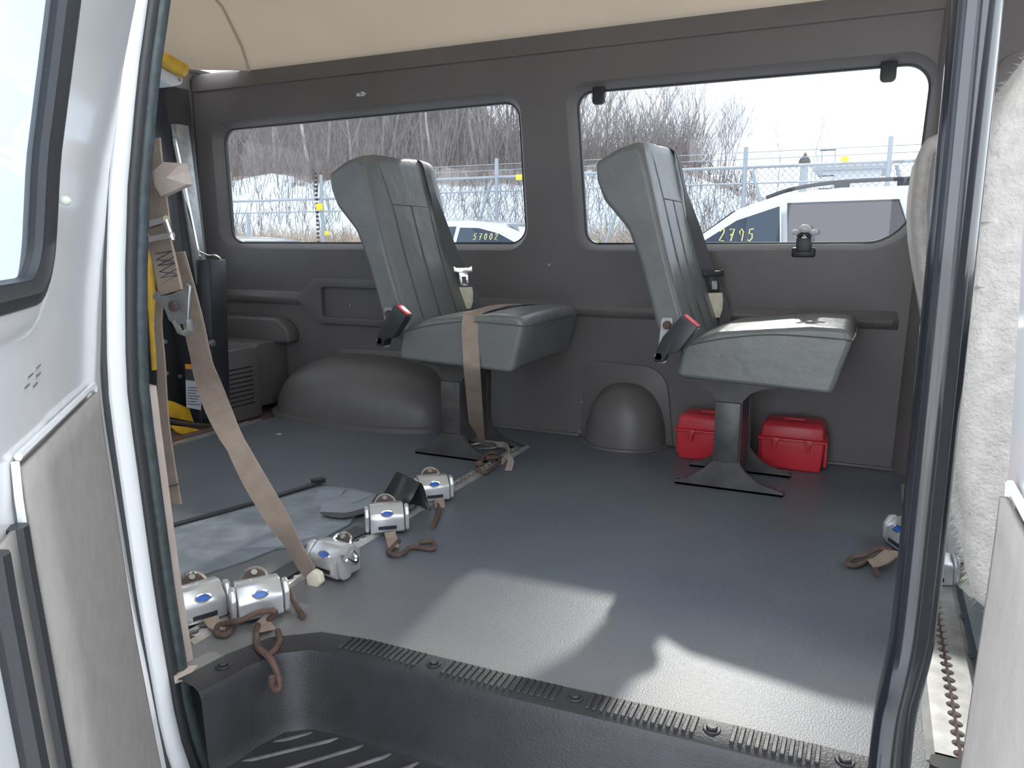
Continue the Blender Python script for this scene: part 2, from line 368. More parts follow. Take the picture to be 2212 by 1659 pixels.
# outer skin of the far side (cab door window included)
WINC = rpoly([(0.62, 0.70), (1.38, 0.70), (1.12, 1.20), (0.62, 1.20)], 0.05, 4)
sk = plate([(-2.80, GZ + 0.28), (2.05, GZ + 0.28), (2.05, 0.62), (1.40, 1.36), (-2.80, 1.44)], [grow(w1, 0.010), grow(w2, 0.010), WINC], XZ, WY + 0.058, WY + 0.066)
skin = struct('wall_left_skin', sk, M_WHITE, smooth=False); skin['label'] = 'white outer side panel of the van on the far side'
obj('cab_window_pane', plate(grow(WINC, 0.01), [], XZ, WY + .06, WY + .064), M_GLASSC, skin, smooth=False)
# B pillar trim and cab-side trim
pb = MB()
prof = [(0.10, 0.0), (0.115, -0.030), (0.16, -0.055), (0.30, -0.070), (0.42, -0.055), (0.47, 0.0)]
pb.loft([[(x + (0.02 * (z - .7) if x < .2 else 0), WY + 0.004 + d * (1.0 if z < 1.2 else 0.75), z) for x, d in prof] for z in (0.0, 0.45, 0.9, 1.2, 1.36)], False)
struct('trim_2', pb, M_TRIM)['label'] = 'taupe pillar trim between the second window and the cab'
struct('wall_left_cab', plate([(0.36, -0.02), (1.95, -0.02), (1.95, 0.6), (1.36, 1.41), (0.36, 1.41)], [WINC], XZ, WY + 0.004, WY + 0.03), M_TRIM, smooth=False)['label'] = 'taupe cab door trim beside the driver seat'
hk = MB(); c = ony(2140, 235, WY - 0.07); ringp = [(c.x + .018 * math.cos(t), c.y - .01, c.z + .018 * math.sin(t)) for t in [2 * math.pi * k / 16 for k in range(17)]]
hk.tube(ringp, .0045, 6, False).box(c.x - .008, c.x + .008, c.y - .012, c.y + .012, c.z + .012, c.z + .03)
tag(obj('belt_guide_ring', hk, M_CHROME), 'chrome belt guide ring on pillar trim behind plush front seat', 'ring')
# --- roof
def roofprof(o):
    return [(WY - 0.002 + o, 1.402), (WY - 0.035 + o * .9, 1.49 + o * .2), (WY - 0.13 + o * .6, 1.62 + o * .6), (WY - 0.32 + o * .3, 1.72 + o), (1.95, 1.76 + o), (1.65, 1.77 + o), (1.35, 1.76 + o), (1.02 - o * .3, 1.70 + o), (0.90 - o * .8, 1.58 + o * .5), (0.86 - o, 1.402)]
cl = MB(); a = roofprof(0.0); b = roofprof(0.03); xs = [-2.42, -1.6, -0.8, 0.0, 0.44]
cl.loft([[(x, y, z) for y, z in a] for x in xs], False); cl.loft([[(x, y, z) for y, z in b][::-1] for x in xs], False)
cl.loft([[(-2.42, y, z) for y, z in a], [(-2.60, y * .9 + .16, 1.40 + (z - 1.40) * .8) for y, z in a], [(-2.72, y * .75 + .41, 1.40 + (z - 1.40) * .25) for y, z in a]], False)
cl.loft([[(0.44, y, z) for y, z in a], [(0.72, y * .97 + .05, 1.36 + (z - 1.36) * .7) for y, z in a], [(1.05, y * .93 + .11, 1.34 + (z - 1.34) * .1) for y, z in a]], False)
ceiling = struct('ceiling', cl, M_CEIL, ang=60); ceiling['label'] = 'smooth beige fibreglass raised roof liner'
for prf, off in ((b, .02),):                             # outer layer of both roof ends
    cl2 = MB(); cl2.loft([[(-2.42, y, z) for y, z in prf], [(-2.62, y * .9 + .16, 1.42 + (z - 1.40) * .8) for y, z in prf], [(-2.76, y * .75 + .41, 1.42 + (z - 1.40) * .25) for y, z in prf]], False)
    cl2.loft([[(0.44, y, z) for y, z in prf], [(0.74, y * .97 + .05, 1.38 + (z - 1.36) * .7) for y, z in prf], [(1.08, y * .93 + .11, 1.36 + (z - 1.34) * .1) for y, z in prf]], False)
    obj('roof_end_shell', cl2, M_CEIL, ceiling, ang=60)
seam = MB(); seam.tube([(-2.42, y, z - .003) for y, z in a], .006, 6); obj('roof_seam', seam, M_CEIL, ceiling)
rf = MB(); rf.box(0.9, 1.42, 0.84, WY + .06, 1.36, 1.40); rf.box(-2.80, -2.70, 0.82, WY + .08, 1.43, 1.46)
struct('roof_panel', rf, M_WHITE, smooth=False)['label'] = 'white roof sheet over cab and rear doors'
# --- rear doors with windows
rw = plate([(0.80, -0.25), (WY + .06, -0.25), (WY + .06, 1.56), (0.80, 1.56)], [rpoly([(0.98, .62), (1.60, .62), (1.60, 1.18), (0.98, 1.18)], .06, 4), rpoly([(1.76, .62), (2.42, .62), (2.42, 1.18), (1.76, 1.18)], .06, 4)], YZ, -2.80, -2.76)
wr = struct('wall_rear', rw, M_TRIM, smooth=False); wr['label'] = 'rear doors with two windows behind the wheelchair lift'
for y0, y1 in ((.96, 1.62), (1.74, 2.44)): obj('pane', MB().box(-2.79, -2.785, y0, y1, .60, 1.20), M_GLASS, wr, smooth=False)
# --- lowered pan under the lift, underbody
struct('floor_lift_pan', MB().box(-2.80, -2.215, 0.82, WY + .06, -0.06, -0.012), M_STAIN, smooth=False)['label'] = 'gritty stained floor beneath the wheelchair lift'
struct('underbody', MB().box(-2.8, 1.9, 1.08, WY + .06, -0.24, -0.06).box(-2.8, -1.02, .82, 1.08, -.24, -.06), M_BLACK, smooth=False)['label'] = 'black underbody below the van floor'
# --- passenger side around the doorway
def side(x, z, off=0): return (x, YS + bulge(z) + off, z)
def ring_on(fn, outer, inner, k=4):
    n = len(inner); mb = MB(); rings = []
    for j in range(k + 1):
        t = j / k; rings.append([fn(o[0] * (1 - t) + i[0] * t, o[1] * (1 - t) + i[1] * t) for o, i in zip(outer, inner)])
    return mb.loft(rings)
def rays_rect(x0, x1, z0, z1, inner):
    cx = sum(p[0] for p in inner) / len(inner); cz = sum(p[1] for p in inner) / len(inner); out = []
    for p in inner:
        dx, dz = p[0] - cx, p[1] - cz
        tx = (x1 - cx) / dx if dx > 1e-9 else ((x0 - cx) / dx if dx < -1e-9 else 1e9)
        tz = (z1 - cz) / dz if dz > 1e-9 else ((z0 - cz) / dz if dz < -1e-9 else 1e9)
        t = min(tx, tz); out.append((cx + dx * t, cz + dz * t))
    return out
WINR = dense(rpoly([(-2.62, .66), (-1.42, .66), (-1.42, 1.17), (-2.62, 1.17)], .06, 8), .06)
zs = [GZ + .28 + (1.42 - GZ - .28) * k / 24 for k in range(25)]
sr = ring_on(lambda x, z: side(x, z), rays_rect(-2.80, -1.006, GZ + .28, 1.42, WINR), WINR, 5)
sr.add(*(lambda m_: (m_.v, m_.f))(ring_on(lambda x, z: side(x, z, .05), rays_rect(-2.80, -1.03, -.02, 1.42, WINR), WINR, 5)))
WR = struct('wall_right', sr, M_WHITE, ang=50); WR['label'] = 'white passenger side panel behind the open doorway'
obj('pane', plate(grow(WINR, .01), [], lambda a, b, d: side(a, b, d), .02, .024), M_GLASSD, WR, smooth=False)
fr_ = MB(); fr_.grid(lambda x, z: side(x, z), [.12, .6, 1.2, 1.9], [z for z in zs if z < .66]); fr_.grid(lambda x, z: side(x, z), [-1.006, -.5, .12, .6, 1.3], [1.27, 1.34, 1.42]); fr_.grid(lambda x, z: side(x, z, .06), [-1.03, -.5, .12, .6, 1.3], [1.25, 1.34, 1.42])
fr_.grid(lambda x, z: side(x, z), [.12, .30], [z for z in zs if z > .6])
struct('wall_right_cab', fr_, M_WHITE)['label'] = 'white passenger side panel ahead of the doorway'
# white door jamb, weatherstrip, ribbed edge trim and inner trim strip at the rear of the doorway
ZJ = [-0.42 + k * 0.06 for k in range(30)]
def jx(z): return 0.10 * max(0, (-0.05 - z) / 0.3) ** 2          # the opening sweeps forward at its foot
def strip(prof, zs_=ZJ):
    return MB().loft([[(-1.0 + dx + jx(z), YS + bulge(z) + dy, z) for dx, dy in prof] for z in zs_], True, True, True)
door_frame = struct('door_frame', strip([(-.006, .006), (.004, .012), (.010, .022), (.008, .036), (0, .044), (-.04, .044), (-.04, .006)]), M_WHITE, ang=60)
door_frame['label'] = 'white painted jamb at the rear edge of the doorway'
obj('dark_gap_strip', strip([(-.012, -.006), (.006, -.004), (.010, .004), (.004, .009), (-.012, .009)]), M_RUB, door_frame, ang=60)  # black strip standing in for the shaded gap between leaf and jamb
obj('weatherstrip', strip([(-.005, .038), (.006, .041), (.010, .047), (.008, .056), (-.005, .060)]), M_RUB, door_frame, ang=60)
obj('ribbed_edge_trim', strip([(-.004, .056), (.008, .057), (.012, .063), (.010, .074), (-.002, .079), (-.02, .079), (-.02, .056)]), M_RUBG, door_frame, ang=60)
obj('inner_trim_strip', strip([(-.024, .076), (-.008, .078), (-.006, .100), (-.028, .106)], [z for z in ZJ if -.02 < z < .48]), M_TAN2, door_frame, ang=60)
hj = MB().loft([[(x, YS + bulge(1.26) + dy, 1.26 + dz) for dy, dz in ((0, .02), (0, 0), (.06, -.01), (.1, 0), (.1, .06))] for x in (-1.0, -.4, .12)], True, True, True)
obj('top_rail', hj, M_WHITE, door_frame)
# --- step well
ZW = -0.14
def well_ring(d, z):                                     # inner outline offset outwards by d
    base = [(-0.916, 0.792), (-0.907, 0.835), (-0.902, 0.88), (-0.885, 0.935), (-0.840, 0.970), (-0.76, 0.981), (-0.5, 0.985), (-0.2, 1.000), (0.09, 1.010)]
    o = []
    for i, p in enumerate(base):
        a = Vector(base[max(i - 1, 0)]); b = Vector(base[min(i + 1, len(base) - 1)]); t = (b - a).normalized()
        o.append((p[0] - t.y * d, p[1] + t.x * d, z))
    return o
st = MB(); st.loft([well_ring(.060, -.002), well_ring(.060, .004), well_ring(.056, .007), well_ring(.012, .007), well_ring(.0, .003), well_ring(-.006, -.01), well_ring(-.012, ZW + .025), well_ring(-.022, ZW + .006), well_ring(-.045, ZW)], False)
base = well_ring(-.045, ZW); st.add(base + [(base[-1][0], .76, ZW), (base[0][0] - .03, .76, ZW)], [tuple(range(len(base) + 2))])
step = struct('step_well', st, M_STEP, ang=35); step['label'] = 'dark moulded plastic step well inside the doorway'
struct('step_side_panel', MB().box(.085, .10, .76, 1.06, ZW - .02, .005).box(-.93, .10, .75, .765, ZW - .22, ZW), M_STEP, smooth=False)['label'] = 'dark plastic end panel of the step well'
# threshold ribs and bolts along the lip
def lip_pt(s):
    ring0 = well_ring(.058, 0); ring1 = well_ring(.008, 0)
    x = -0.80 + s; 
    f = lambda r_: next((q0[1] + (q1[1] - q0[1]) * (x - q0[0]) / (q1[0] - q0[0]) for q0, q1 in zip(r_[4:], r_[5:]) if q0[0] <= x <= q1[0]), r_[-1][1])
    return x, f(ring0), f(ring1)
ribm = MB().box(-.0033, .0033, -.021, .021, 0, .0035); rib0 = None
bolts = [-0.62, -0.372, -0.165, 0.012]
xr = -0.795
while xr < 0.085:
    if min(abs(xr - b) for b in bolts) > 0.024:
        x, y0, y1 = lip_pt(xr + .80)
        if rib0 is None: r_ = rib0 = obj('rib', ribm, M_STEP, step, bevel=.001, seg=1)
        else: r_ = rib0.copy(); COL.objects.link(r_)
        r_.location = (x, (y0 + y1) / 2, .0062)
    xr += 0.0112
b0 = None
for bx_ in bolts + [-0.935]:
    if bx_ > -.9: x, y0, y1 = lip_pt(bx_ + .80); y = (y0 + y1) / 2
    else: x, y = -0.935, 0.862
    if b0 is None:
        q = b0 = obj('bolt', MB().disc((0, 0, 0), (0, 0, 1), .013, .003, 16).disc((0, 0, .003), (0, 0, 1), .0085, .004, 12), M_STEP, step, bevel=.0012, seg=1)
    else: q = b0.copy(); COL.objects.link(q)
    q.location = (x, y, .0065)
# tread ridges on the step
for (xa, ya), (xb, yb) in (((575, 1583), (648, 1566)), ((526, 1622), (704, 1579)), ((502, 1654), (753, 1593)), ((560, 1682), (805, 1608)), ((640, 1700), (860, 1628)), ((730, 1716), (920, 1646)), ((830, 1730), (990, 1668))):
    p = onz(xa, ya, ZW); q = onz(xb, yb, ZW); p.z = q.z = ZW + .0015
    obj('tread_ridge', MB().tube([p, q], .0035, 6), M_RIDGE, step)
c = onz(885, 1612, ZW); obj('drain_boss', MB().disc((c.x, c.y - .01, ZW), (0, 0, 1), .014, .006), M_STEP, step, bevel=.002)
# --- wheel housings
def dome(cx, a, y0, d, h, e1=.75, e2=.8, n=28, m=12):
    pw = lambda c, e: math.copysign(abs(c) ** e, c)
    return MB().grid(lambda u, v: (cx + a * pw(math.cos(u), e1) * pw(math.cos(v), e2), y0 - d * pw(math.sin(u), e1) * pw(math.cos(v), e2), h * pw(math.sin(v), .9)), [math.pi * k / n for k in range(n + 1)], [math.pi / 2 * k / m for k in range(m + 1)])
wa = struct('wheel_arch_cover', dome(-1.84, .43, WY + .005, .27, .25, .70, .75), M_TRIM, ang=70); wa['label'] = 'long rounded taupe wheel arch cover behind the first seat'
obj('backing_plate', MB().prism(rpoly([(-2.20, .0), (-2.02, .265), (-1.62, .275), (-1.50, .22), (-1.38, .0)], [0, .05, .06, .05, 0], 5), XZ, WY - .012, WY + .003), M_TRIM, wa, bevel=.003)
fl_ = MB(); fl_.loft([[(-1.84 + (a_ + .02) * math.copysign(abs(math.cos(u)) ** .7, math.cos(u)), WY + .005 - d_ * abs(math.sin(u)) ** .7, z_) for u in [math.pi * k / 28 for k in range(29)]] for a_, d_, z_ in ((.40, .262, .022), (.428, .288, .016), (.430, .290, .0))], False)
obj('base_flange', fl_, M_TRIM, wa)
cv = struct('access_cover', MB().prism(rpoly([(-.935, .005), (-.925, .285), (-.63, .275), (-.595, .005)], [.0, .05, .09, 0], 6), XZ, WY - .010, WY + .004), M_TRIM, bevel=.002); cv['label'] = 'taupe screwed cover plate with a rounded hump between the seats'
obj('hump', dome(-.765, .145, WY - .005, .135, .215, .95, .8), M_TRIM, cv, ang=70)
obj('hump_flange', MB().loft([[(-.765 + a_ * math.cos(u), WY - .005 - d_ * math.sin(u), z_) for u in [math.pi * k / 20 for k in range(21)]] for a_, d_, z_ in ((.14, .13, .008), (.158, .148, .006), (.159, .149, 0))], False), M_TRIM, cv)
# floor edge moulding along the far wall
struct('baseboard_left', MB().box(-1.40, -.94, WY - .012, WY + .01, .0, .010).box(-.59, .30, WY - .012, WY + .01, 0, .010), M_TRIM, bevel=.003)['label'] = 'thin taupe edging along the foot of the wall'
# --- rear corner cabinet with louvres
cb = thing('rear_corner_housing', 'dark taupe moulded corner housing with louvre slots beside the lift', 'housing', (-2.40, 2.42, 0), world=True, kind='structure')
X0, X1 = -2.72, -2.27; Ya, Yb = 2.16, 2.40
obj('body', MB().prism(rpoly([(Ya, -.01), (Yb, -.01), (Yb, .24), (Yb - .03, .285), (Ya, .285)], [0, 0, .02, .03, 0], 4), YZ, X0, X1), M_TRIM, cb, bevel=.008, seg=3)
obj('top_shelf', MB().prism(rpoly([(Yb - .02, .02), (WY, .02), (WY, .29), (Yb + .03, .29), (Yb - .02, .26)], [0, 0, 0, .03, .03], 4), YZ, X0, X1 - .03), M_TRIM, cb, bevel=.008, seg=3)
obj('wall_pod', MB().prism(rpoly([(X0, .28), (-2.23, .28), (-2.23, .335), (-2.29, .385), (X0, .385)], [0, 0, .03, .03, 0], 4), XZ, WY - .07, WY + .002), M_TRIM, cb, bevel=.012, seg=3)
for k in range(9):
    z0 = .205 - k * .0185
    obj('louvre_slot', MB().box(X1 - .004, X1 + .0012, Ya + .02, Yb - .045, z0 - .0028, z0 + .0028), M_BLACK, cb, smooth=False)
# metal edge of the floor at the rear, yellow warning marks
ed = struct('trim_3', MB().box(-2.195, -2.180, .9, 2.30, -.006, .004).box(-2.222, -2.206, .9, 2.26, -.010, .001), M_ALU, smooth=False); ed['label'] = 'twin aluminium edge strips where the floor meets the lift'
for y0, y1 in ((1.15, 1.30), (1.42, 1.58), (1.66, 1.82), (1.855, 1.91), (1.96, 1.985)):
    obj('warning_mark', MB().box(-2.245, -2.226, y0, y1, -.0125, -.010), M_YEL, ed, smooth=False)
# --- side doors
def leaf(name, label, hinge, ang, sgn, ub=.10, kb=1.0):
    """sgn +1: rear leaf hinged at the rear; -1: front leaf.  u runs from the hinge to the free edge, inner side faces the camera"""
    d = Vector((math.cos(ang) * sgn, -math.sin(ang), 0)); n = Vector((math.sin(ang) * sgn, math.cos(ang), 0)); WD = .66
    P = lambda u, z, off=0.0: tuple(Vector((hinge[0], hinge[1], z)) + d * u + n * (bulge(z) * kb + off))
    th = bpy.data.objects.new(name, None); COL.objects.link(th); th.location = (hinge[0], hinge[1], 0); th['kind'] = 'structure'; th['label'] = label; th['_world'] = 1
    Wd = dense(rpoly([(.365, .662), (.62, .662), (.62, 1.14), (.357, 1.14)], .045, 8), .02)
    inner = grow(Wd, .016)
    outer_pts = rays_rect(.0, WD, -.40, 1.25, inner)
    mb = ring_on(lambda u, z: P(u, z, .0), outer_pts, inner, 12)
    o2 = MB(); o2.loft([[P(u, z, 0) for u, z in outer_pts], [P(u, z, -.024) for u, z in outer_pts]]); mb.add(o2.v, o2.f)
    m3 = ring_on(lambda u, z: P(u, z, -.024), outer_pts, grow(Wd, .035), 10); mb.add(m3.v, m3.f)
    obj('door_skin', mb, M_WHITE, th, ang=60)
    sw = MB().loft([[P(u, z, o_) for u, z in pts] for pts, o_ in ((grow(Wd, .050), -.001), (grow(Wd, .036), .006), (grow(Wd, .020), .008), (grow(Wd, .014), .0))]); obj('window_surround', sw, M_WHITE, th, ang=60)
    gs = MB().loft([[P(u, z, o_) for u, z in pts] for pts, o_ in ((grow(Wd, .022), .001), (grow(Wd, .018), .010), (grow(Wd, .008), .011), (grow(Wd, .003), .004), (grow(Wd, -.004), .003), (grow(Wd, -.006), -.01))]); obj('window_seal', gs, M_RUB, th, ang=60)
    obj('door_glass', plate(grow(Wd, .002), [], lambda a, b, d_: P(a, b, d_), -.008, -.004), M_GLASSD, th, smooth=False)
    zz = [-.32 + .04 * k for k in range(21)]; u0 = lambda z: ub; u1 = .470
    bm_ = MB(); bm_.grid(lambda t, z: P(u0(z) + (u1 - u0(z)) * t, z, .010), [0, .02, .25, .5, .75, 1], zz + [.505])
    obj('carpeted_board', bm_, M_CARPET, th, solid=.006)
    bead = MB(); bead.tube([P(ub - .004, z, .006) for z in zz] + [P(ub - .004, .512, .006)], .0038, 6); bead.tube([P(ub - .004 + (u1 - ub) * k / 8, .514, .006) for k in range(9)], .0038, 6); bead.tube([P(u1 + .006, z, .006) for z in zz] + [P(u1 + .006, .512, .006)], .0038, 6); obj('board_rim', bead, M_WHITE, th)
    es = MB(); ze = [-.38 + .04 * k for k in range(22)]; es.tube([P(.495, z, .006) for z in ze], .010, 8); es.tube([P(.560, z, .006) for z in ze], .012, 8); obj('edge_seal', es, M_RUB, th)
    obj('latch_rod_cover', MB().grid(lambda u, z: P(u, z, .006), [.505, .53, .552], ze), M_CARPET, th, solid=.004)
    return th, P
door_1, PL = leaf('door_1', 'white rear side door leaf swung open, grey carpeted board and window', (-1.002, .740), R(46), 1)
obj('clear_bumper', MB().ball(PL(.318, .742, .010), .006, .006, .005), M_IVORY, door_1)
for k in range(5):
    q = PL(.37 + .030 * (k % 2) + .012 * (k // 3), .580 - .004 * k, .0006)
    obj('scuff_mark', MB().box(-.010, .010, -.0006, .0006, -.0006, .0006, Matrix.Translation(q) @ Matrix.Rotation(R(-46), 4, 'Z') @ Matrix.Rotation(R(4), 4, 'Y')), M_STEEL, door_1)
door_2, PR = leaf('door_2', 'white front side door leaf swung open, seen nearly edge on', (.114, .740), R(90), -1, .055, .5)
# --- dashboard, windscreen, cab end
cabf = MB(); cabf.loft([[(1.25, y, .0), (1.25, y, .50), (1.45, y, .62), (1.95, y, .60), (1.95, y, .0)] for y in (.84, WY)], True, True, True)
struct('dashboard', cabf, M_TRIMD)['label'] = 'dark dashboard at the front of the cab'
ws = thing('window_3', 'windscreen', 'window', (1.95, 1.7, .6), kind='structure', world=True); del ws['category']
obj('pane', MB().add([(2.0, .84, .60), (2.0, WY + .06, .60), (1.38, WY + .06, 1.37), (1.38, .84, 1.37)], [(0, 1, 2, 3)]), M_GLASSC, ws, smooth=False)
struct('front_end', MB().box(1.95, 2.75, .74, WY + .08, GZ + .3, .58), M_WHITE, bevel=.08, seg=3)['label'] = 'white bonnet of the van beyond the windscreen'
# ================================================================== SEATS
def seat(name, label, loc, sleeve):
    t = thing(name, label, 'seat', loc, 0, 'fold-up bus seats along the wall')
    def soft(poly, hw, cent, rnd=.03, crown=None, nsec=11):
        """cross sections across the seat, rounded at both side edges"""
        secs = []
        ys = [-hw, -hw, -hw + .0025, -hw + .007, -hw + .014, -hw + .03, -hw * .6, -hw * .3, 0, hw * .3, hw * .6, hw - .03, hw - .014, hw - .007, hw - .0025, hw, hw]
        ins = [.0145, .013, .007, .0025, .0004, 0, 0, 0, 0, 0, 0, 0, .0004, .0025, .007, .013, .0145]
        for y, i_ in zip(ys, ins):
            g = grow(poly, -i_)
            secs.append([(a, y, b + (crown(a, y, b) if crown else 0)) for a, b in g])
        return MB().loft(secs, True, True, True)
    # cushion: sloping top, pulled-in underside
    cpoly = rpoly([(-.125, .336), (.262, .330), (.300, .460), (.288, .490), (.20, .492), (-.02, .468), (-.11, .430)], [.02, .02, .03, .03, .05, .05, .03], 5)
    cu = obj('cushion', soft(cpoly, .212, None, crown=lambda a, y, b: (.006 * math.cos(y / .212 * math.pi / 2) if b > .42 else 0) + (-.012 * abs(y / .2) ** 3 * max(0, min(1, (a - .1) / .2)) if b < .37 else 0)), M_VINYL, t, ang=50)
    sm = MB(); zt = lambda a: .436 + (a + .11) * .10 if a < .2 else .468
    sm.tube(smooth_path([(-.085, -.2115, .430), (.0, -.2125, .452), (.12, -.2125, .468), (.28, -.2115, .464), (.298, -.20, .462), (.302, 0, .464), (.298, .20, .462), (.28, .2115, .464), (-.08, .2115, .430)], 5), .0022, 5)
    obj('piping', sm, M_PIPE, cu)
    # backrest: head bulge to the rear
    bp = [(-.085, .425), (-.118, .525), (-.157, .657), (-.185, .762), (-.207, .850), (-.230, .952), (-.246, .982), (-.30, .966), (-.362, .926), (-.358, .871), (-.338, .816), (-.268, .736), (-.236, .653), (-.205, .555), (-.184, .480), (-.152, .39)]
    bpoly = rpoly(bp, [.02, .2, .2, .2, .1, .05, .02, .06, .018, .04, .06, .10, .2, .2, .1, .02], 4)
    bk = obj('backrest', soft(bpoly, .208, None, crown=lambda a, y, b: -.020 * abs(y / .208) ** 4 * max(0, (b - .85) / .12) + (.016 * max(0, y / .2) * max(0, (b - .8) / .17))), M_VINYL, t, ang=55)
    fx = lambda z: lerp_tab([(.435, -.085), (.53, -.118), (.658, -.157), (.76, -.185), (.846, -.207), (.945, -.230), (.972, -.246)], z) + .0005
    pp = MB()
    for y, zt_ in ((-.105, .95), (0.0, .822), (.105, .95)):
        zz = [.46 + (zt_ - .46) * k / 14 for k in range(15)]
        pp.tube([(fx(z), y - (.028 * max(0, (z - .82) / .13) if y < 0 else 0), z) for z in zz], .0024, 5)
    pp.tube([(fx(.822), -.105 + .21 * k / 6, .822) for k in range(7)], .0028, 5)
    pp.tube(smooth_path([(fx(z) - .012, -.2045, z) for z in (.45, .6, .75, .9, .945)], 4), .002, 5)
    obj('piping', pp, M_PIPE, bk)
    # shoulder belt on the wall side
    bpth = [(-.275, .128, .985), (-.240, .130, .978), (-.222, .131, .955), (fx(.90) + .010, .133, .90), (fx(.80) + .011, .142, .80), (fx(.70) + .013, .156, .70), (fx(.62) + .016, .176, .62), (fx(.58) + .018, .194, .58), (fx(.5) + .022, .204, .50), (fx(.45) + .02, .212, .42)]
    bq = smooth_path(bpth, 4); sv = [Vector((0, 1, -.12)).lerp(Vector((.85, .50, .25)), min(1, max(0, (.86 - p.z) / .16))) for p in bq]
    bl = obj('shoulder_belt', MB().ribbon(bq, sv, .038, .0025), M_BELT, t)
    c = Vector((fx(.605) + .026, .182, .605)); wv = Vector((.86, .50, 0)); nv = Vector((.5, -.86, 0)); lv = Vector((.10, .02, -.99))
    TP = lambda a_, b_, d_: tuple(c + wv * a_ - lv * b_ + nv * d_)
    obj('tongue', MB().prism(rpoly([(-.032, -.010), (.032, -.010), (.034, .016), (.022, .008), (-.022, .008), (-.034, .016)], .005, 3), TP, .002, .007).prism([(-.016, -.058), (.016, -.058), (.016, -.010), (-.016, -.010)], TP, .004, .008), M_CHROME if sleeve else M_BLACK, bl, bevel=.0012)
    obj('tongue_slot', MB().prism([(-.008, -.050), (.008, -.050), (.008, -.024), (-.008, -.024)], TP, .0075, .0092), M_BLACK if sleeve else M_STEEL, bl, smooth=False)
    obj('frayed_sleeve', MB().loft([[TP(x_ * w_, b_, d_) for x_, d_ in ((-1, .003), (0, .008), (1, .003), (1, -.004), (-1, -.004))] for b_, w_ in ((-.062, .025), (-.085, .026), (-.115, .022), (-.140, .012))], True, True, True), M_CREAM, bl)
    # buckle on the aisle side
    bu = obj('buckle', MB().prism(rpoly([(-.176, .382), (-.150, .382), (-.140, .404), (-.112, .412), (-.062, .480), (-.104, .512), (-.152, .452), (-.166, .420)], .006, 3), XZ, -.250, -.214), M_BLACK, t, bevel=.004)
    obj('release_button', MB().prism([(-.099, .514), (-.102, .508), (-.066, .480), (-.062, .485)], XZ, -.246, -.219), M_REDB, bu, bevel=.002)
    obj('anchor_bolt', MB().disc((-.162, -.250, .398), (0, 1, 0), .011, .008, 12), M_STEEL, bu, bevel=.0015)
    hb = MB().prism(rpoly([(-.175, .375), (-.150, .375), (-.135, .50), (-.165, .50)], .006, 3), XZ, -.214, -.207); obj('hinge_bracket', hb, M_STEEL, t)
    obj('bracket_bolt', MB().disc((-.150, -.222, .480), (0, 1, 0), .012, .01, 10), M_RUST, t, bevel=.002)
    # pedestal: two flared legs joined by a boxed web
    def flare(y0, y1):
        top = [(-.105, .320), (.140, .320), (.140, .311), (.085, .301), (.055, .286), (.036, .262)]
        bot = [(.036, .082), (.052, .058), (.090, .030), (.155, .012), (.155, 0), (-.140, 0), (-.140, .012), (-.105, .022), (-.062, .055), (-.036, .082)]
        return MB().prism([(-.036, .272), (-.055, .298), (-.085, .318)][::-1][:0] + top + bot + [(-.036, .262), (-.055, .286), (-.080, .301), (-.105, .311)], XZ, y0, y1)
    for y0 in (-.102, .085):
        lg = obj('leg', flare(y0, y0 + .014), M_DSTEEL, t, smooth=False)
        obj('channel_face', MB().box(-.034, .034, y0 - .010, y0 + .002, .086, .258), M_DSTEEL, lg, bevel=.003)
        obj('foot_flange', MB().box(-.140, .155, y0, y0 + .034, 0, .006), M_DSTEEL, lg, smooth=False)
        for x_ in (-.122, .138): obj('foot_bolt', MB().disc((x_, y0 + .022, .006), (0, 0, 1), .009, .008, 6), M_STEEL, lg)
    obj('web', MB().box(-.030, -.026, -.092, .09, .05, .315).box(.026, .030, -.092, .09, .05, .315), M_DSTEEL, t, smooth=False)
    obj('seat_pan', MB().box(-.09, .20, -.15, .15, .316, .338), M_DSTEEL, t, smooth=False)
    t.scale = (1.03, 1.06, 1.0)
    return t
seat1 = seat('passenger_seat', 'grey-green vinyl seat with a tan strap across its cushion', (-1.220, 2.250, 0), True)
seat2 = seat('passenger_seat', 'grey-green vinyl seat standing in front of the two red boxes', (-.348, 2.292, 0), False)
# ---- tan strap over the first seat
zs_ = .502
ts = thing('tie_down_strap', 'tan webbing strap thrown over the first seat cushion down to the floor', 'strap', (-1.13, 1.97, 0), world=True)
sx = -1.085
sx = ony(1016, 760, 2.019).x; e0 = Vector((sx + .006, 2.017, .325)); e1 = Vector(onz(1032, 955, .022))
pts = [(sx - .01, 2.488, .30), (sx - .01, 2.489, .42), (sx - .008, 2.470, .478), (sx - .006, 2.44, .4905), (sx - .004, 2.25, .5005), (sx - .002, 2.12, .497), (sx, 2.050, .491), (sx, 2.024, .474), (sx, 2.017, .44), (sx + .003, 2.017, .38), e0, e0.lerp(e1, .35), e0.lerp(e1, .7), e1]
obj('webbing', MB().ribbon(smooth_path(pts, 5), Vector((.95, .30, 0)), .050, .002), M_TAN, ts)
rg = MB(); cc = Vector(onz(1040, 964, .010))
rg.tube(smooth_path([cc + Vector((-.045, -.01, 0)), cc + Vector((-.02, .015, .004)), cc + Vector((.03, .02, .01)), cc + Vector((.055, .0, .004)), cc + Vector((.02, -.02, .0)), cc + Vector((-.03, -.025, 0)), cc + Vector((-.045, -.01, 0))], 4), .004, 6)
obj('wire_ring', rg, M_STEEL, ts)
obj('ring_plate', MB().box(cc.x - .03, cc.x + .015, cc.y - .032, cc.y - .018, .001, .005), M_CHROME, ts, bevel=.001)
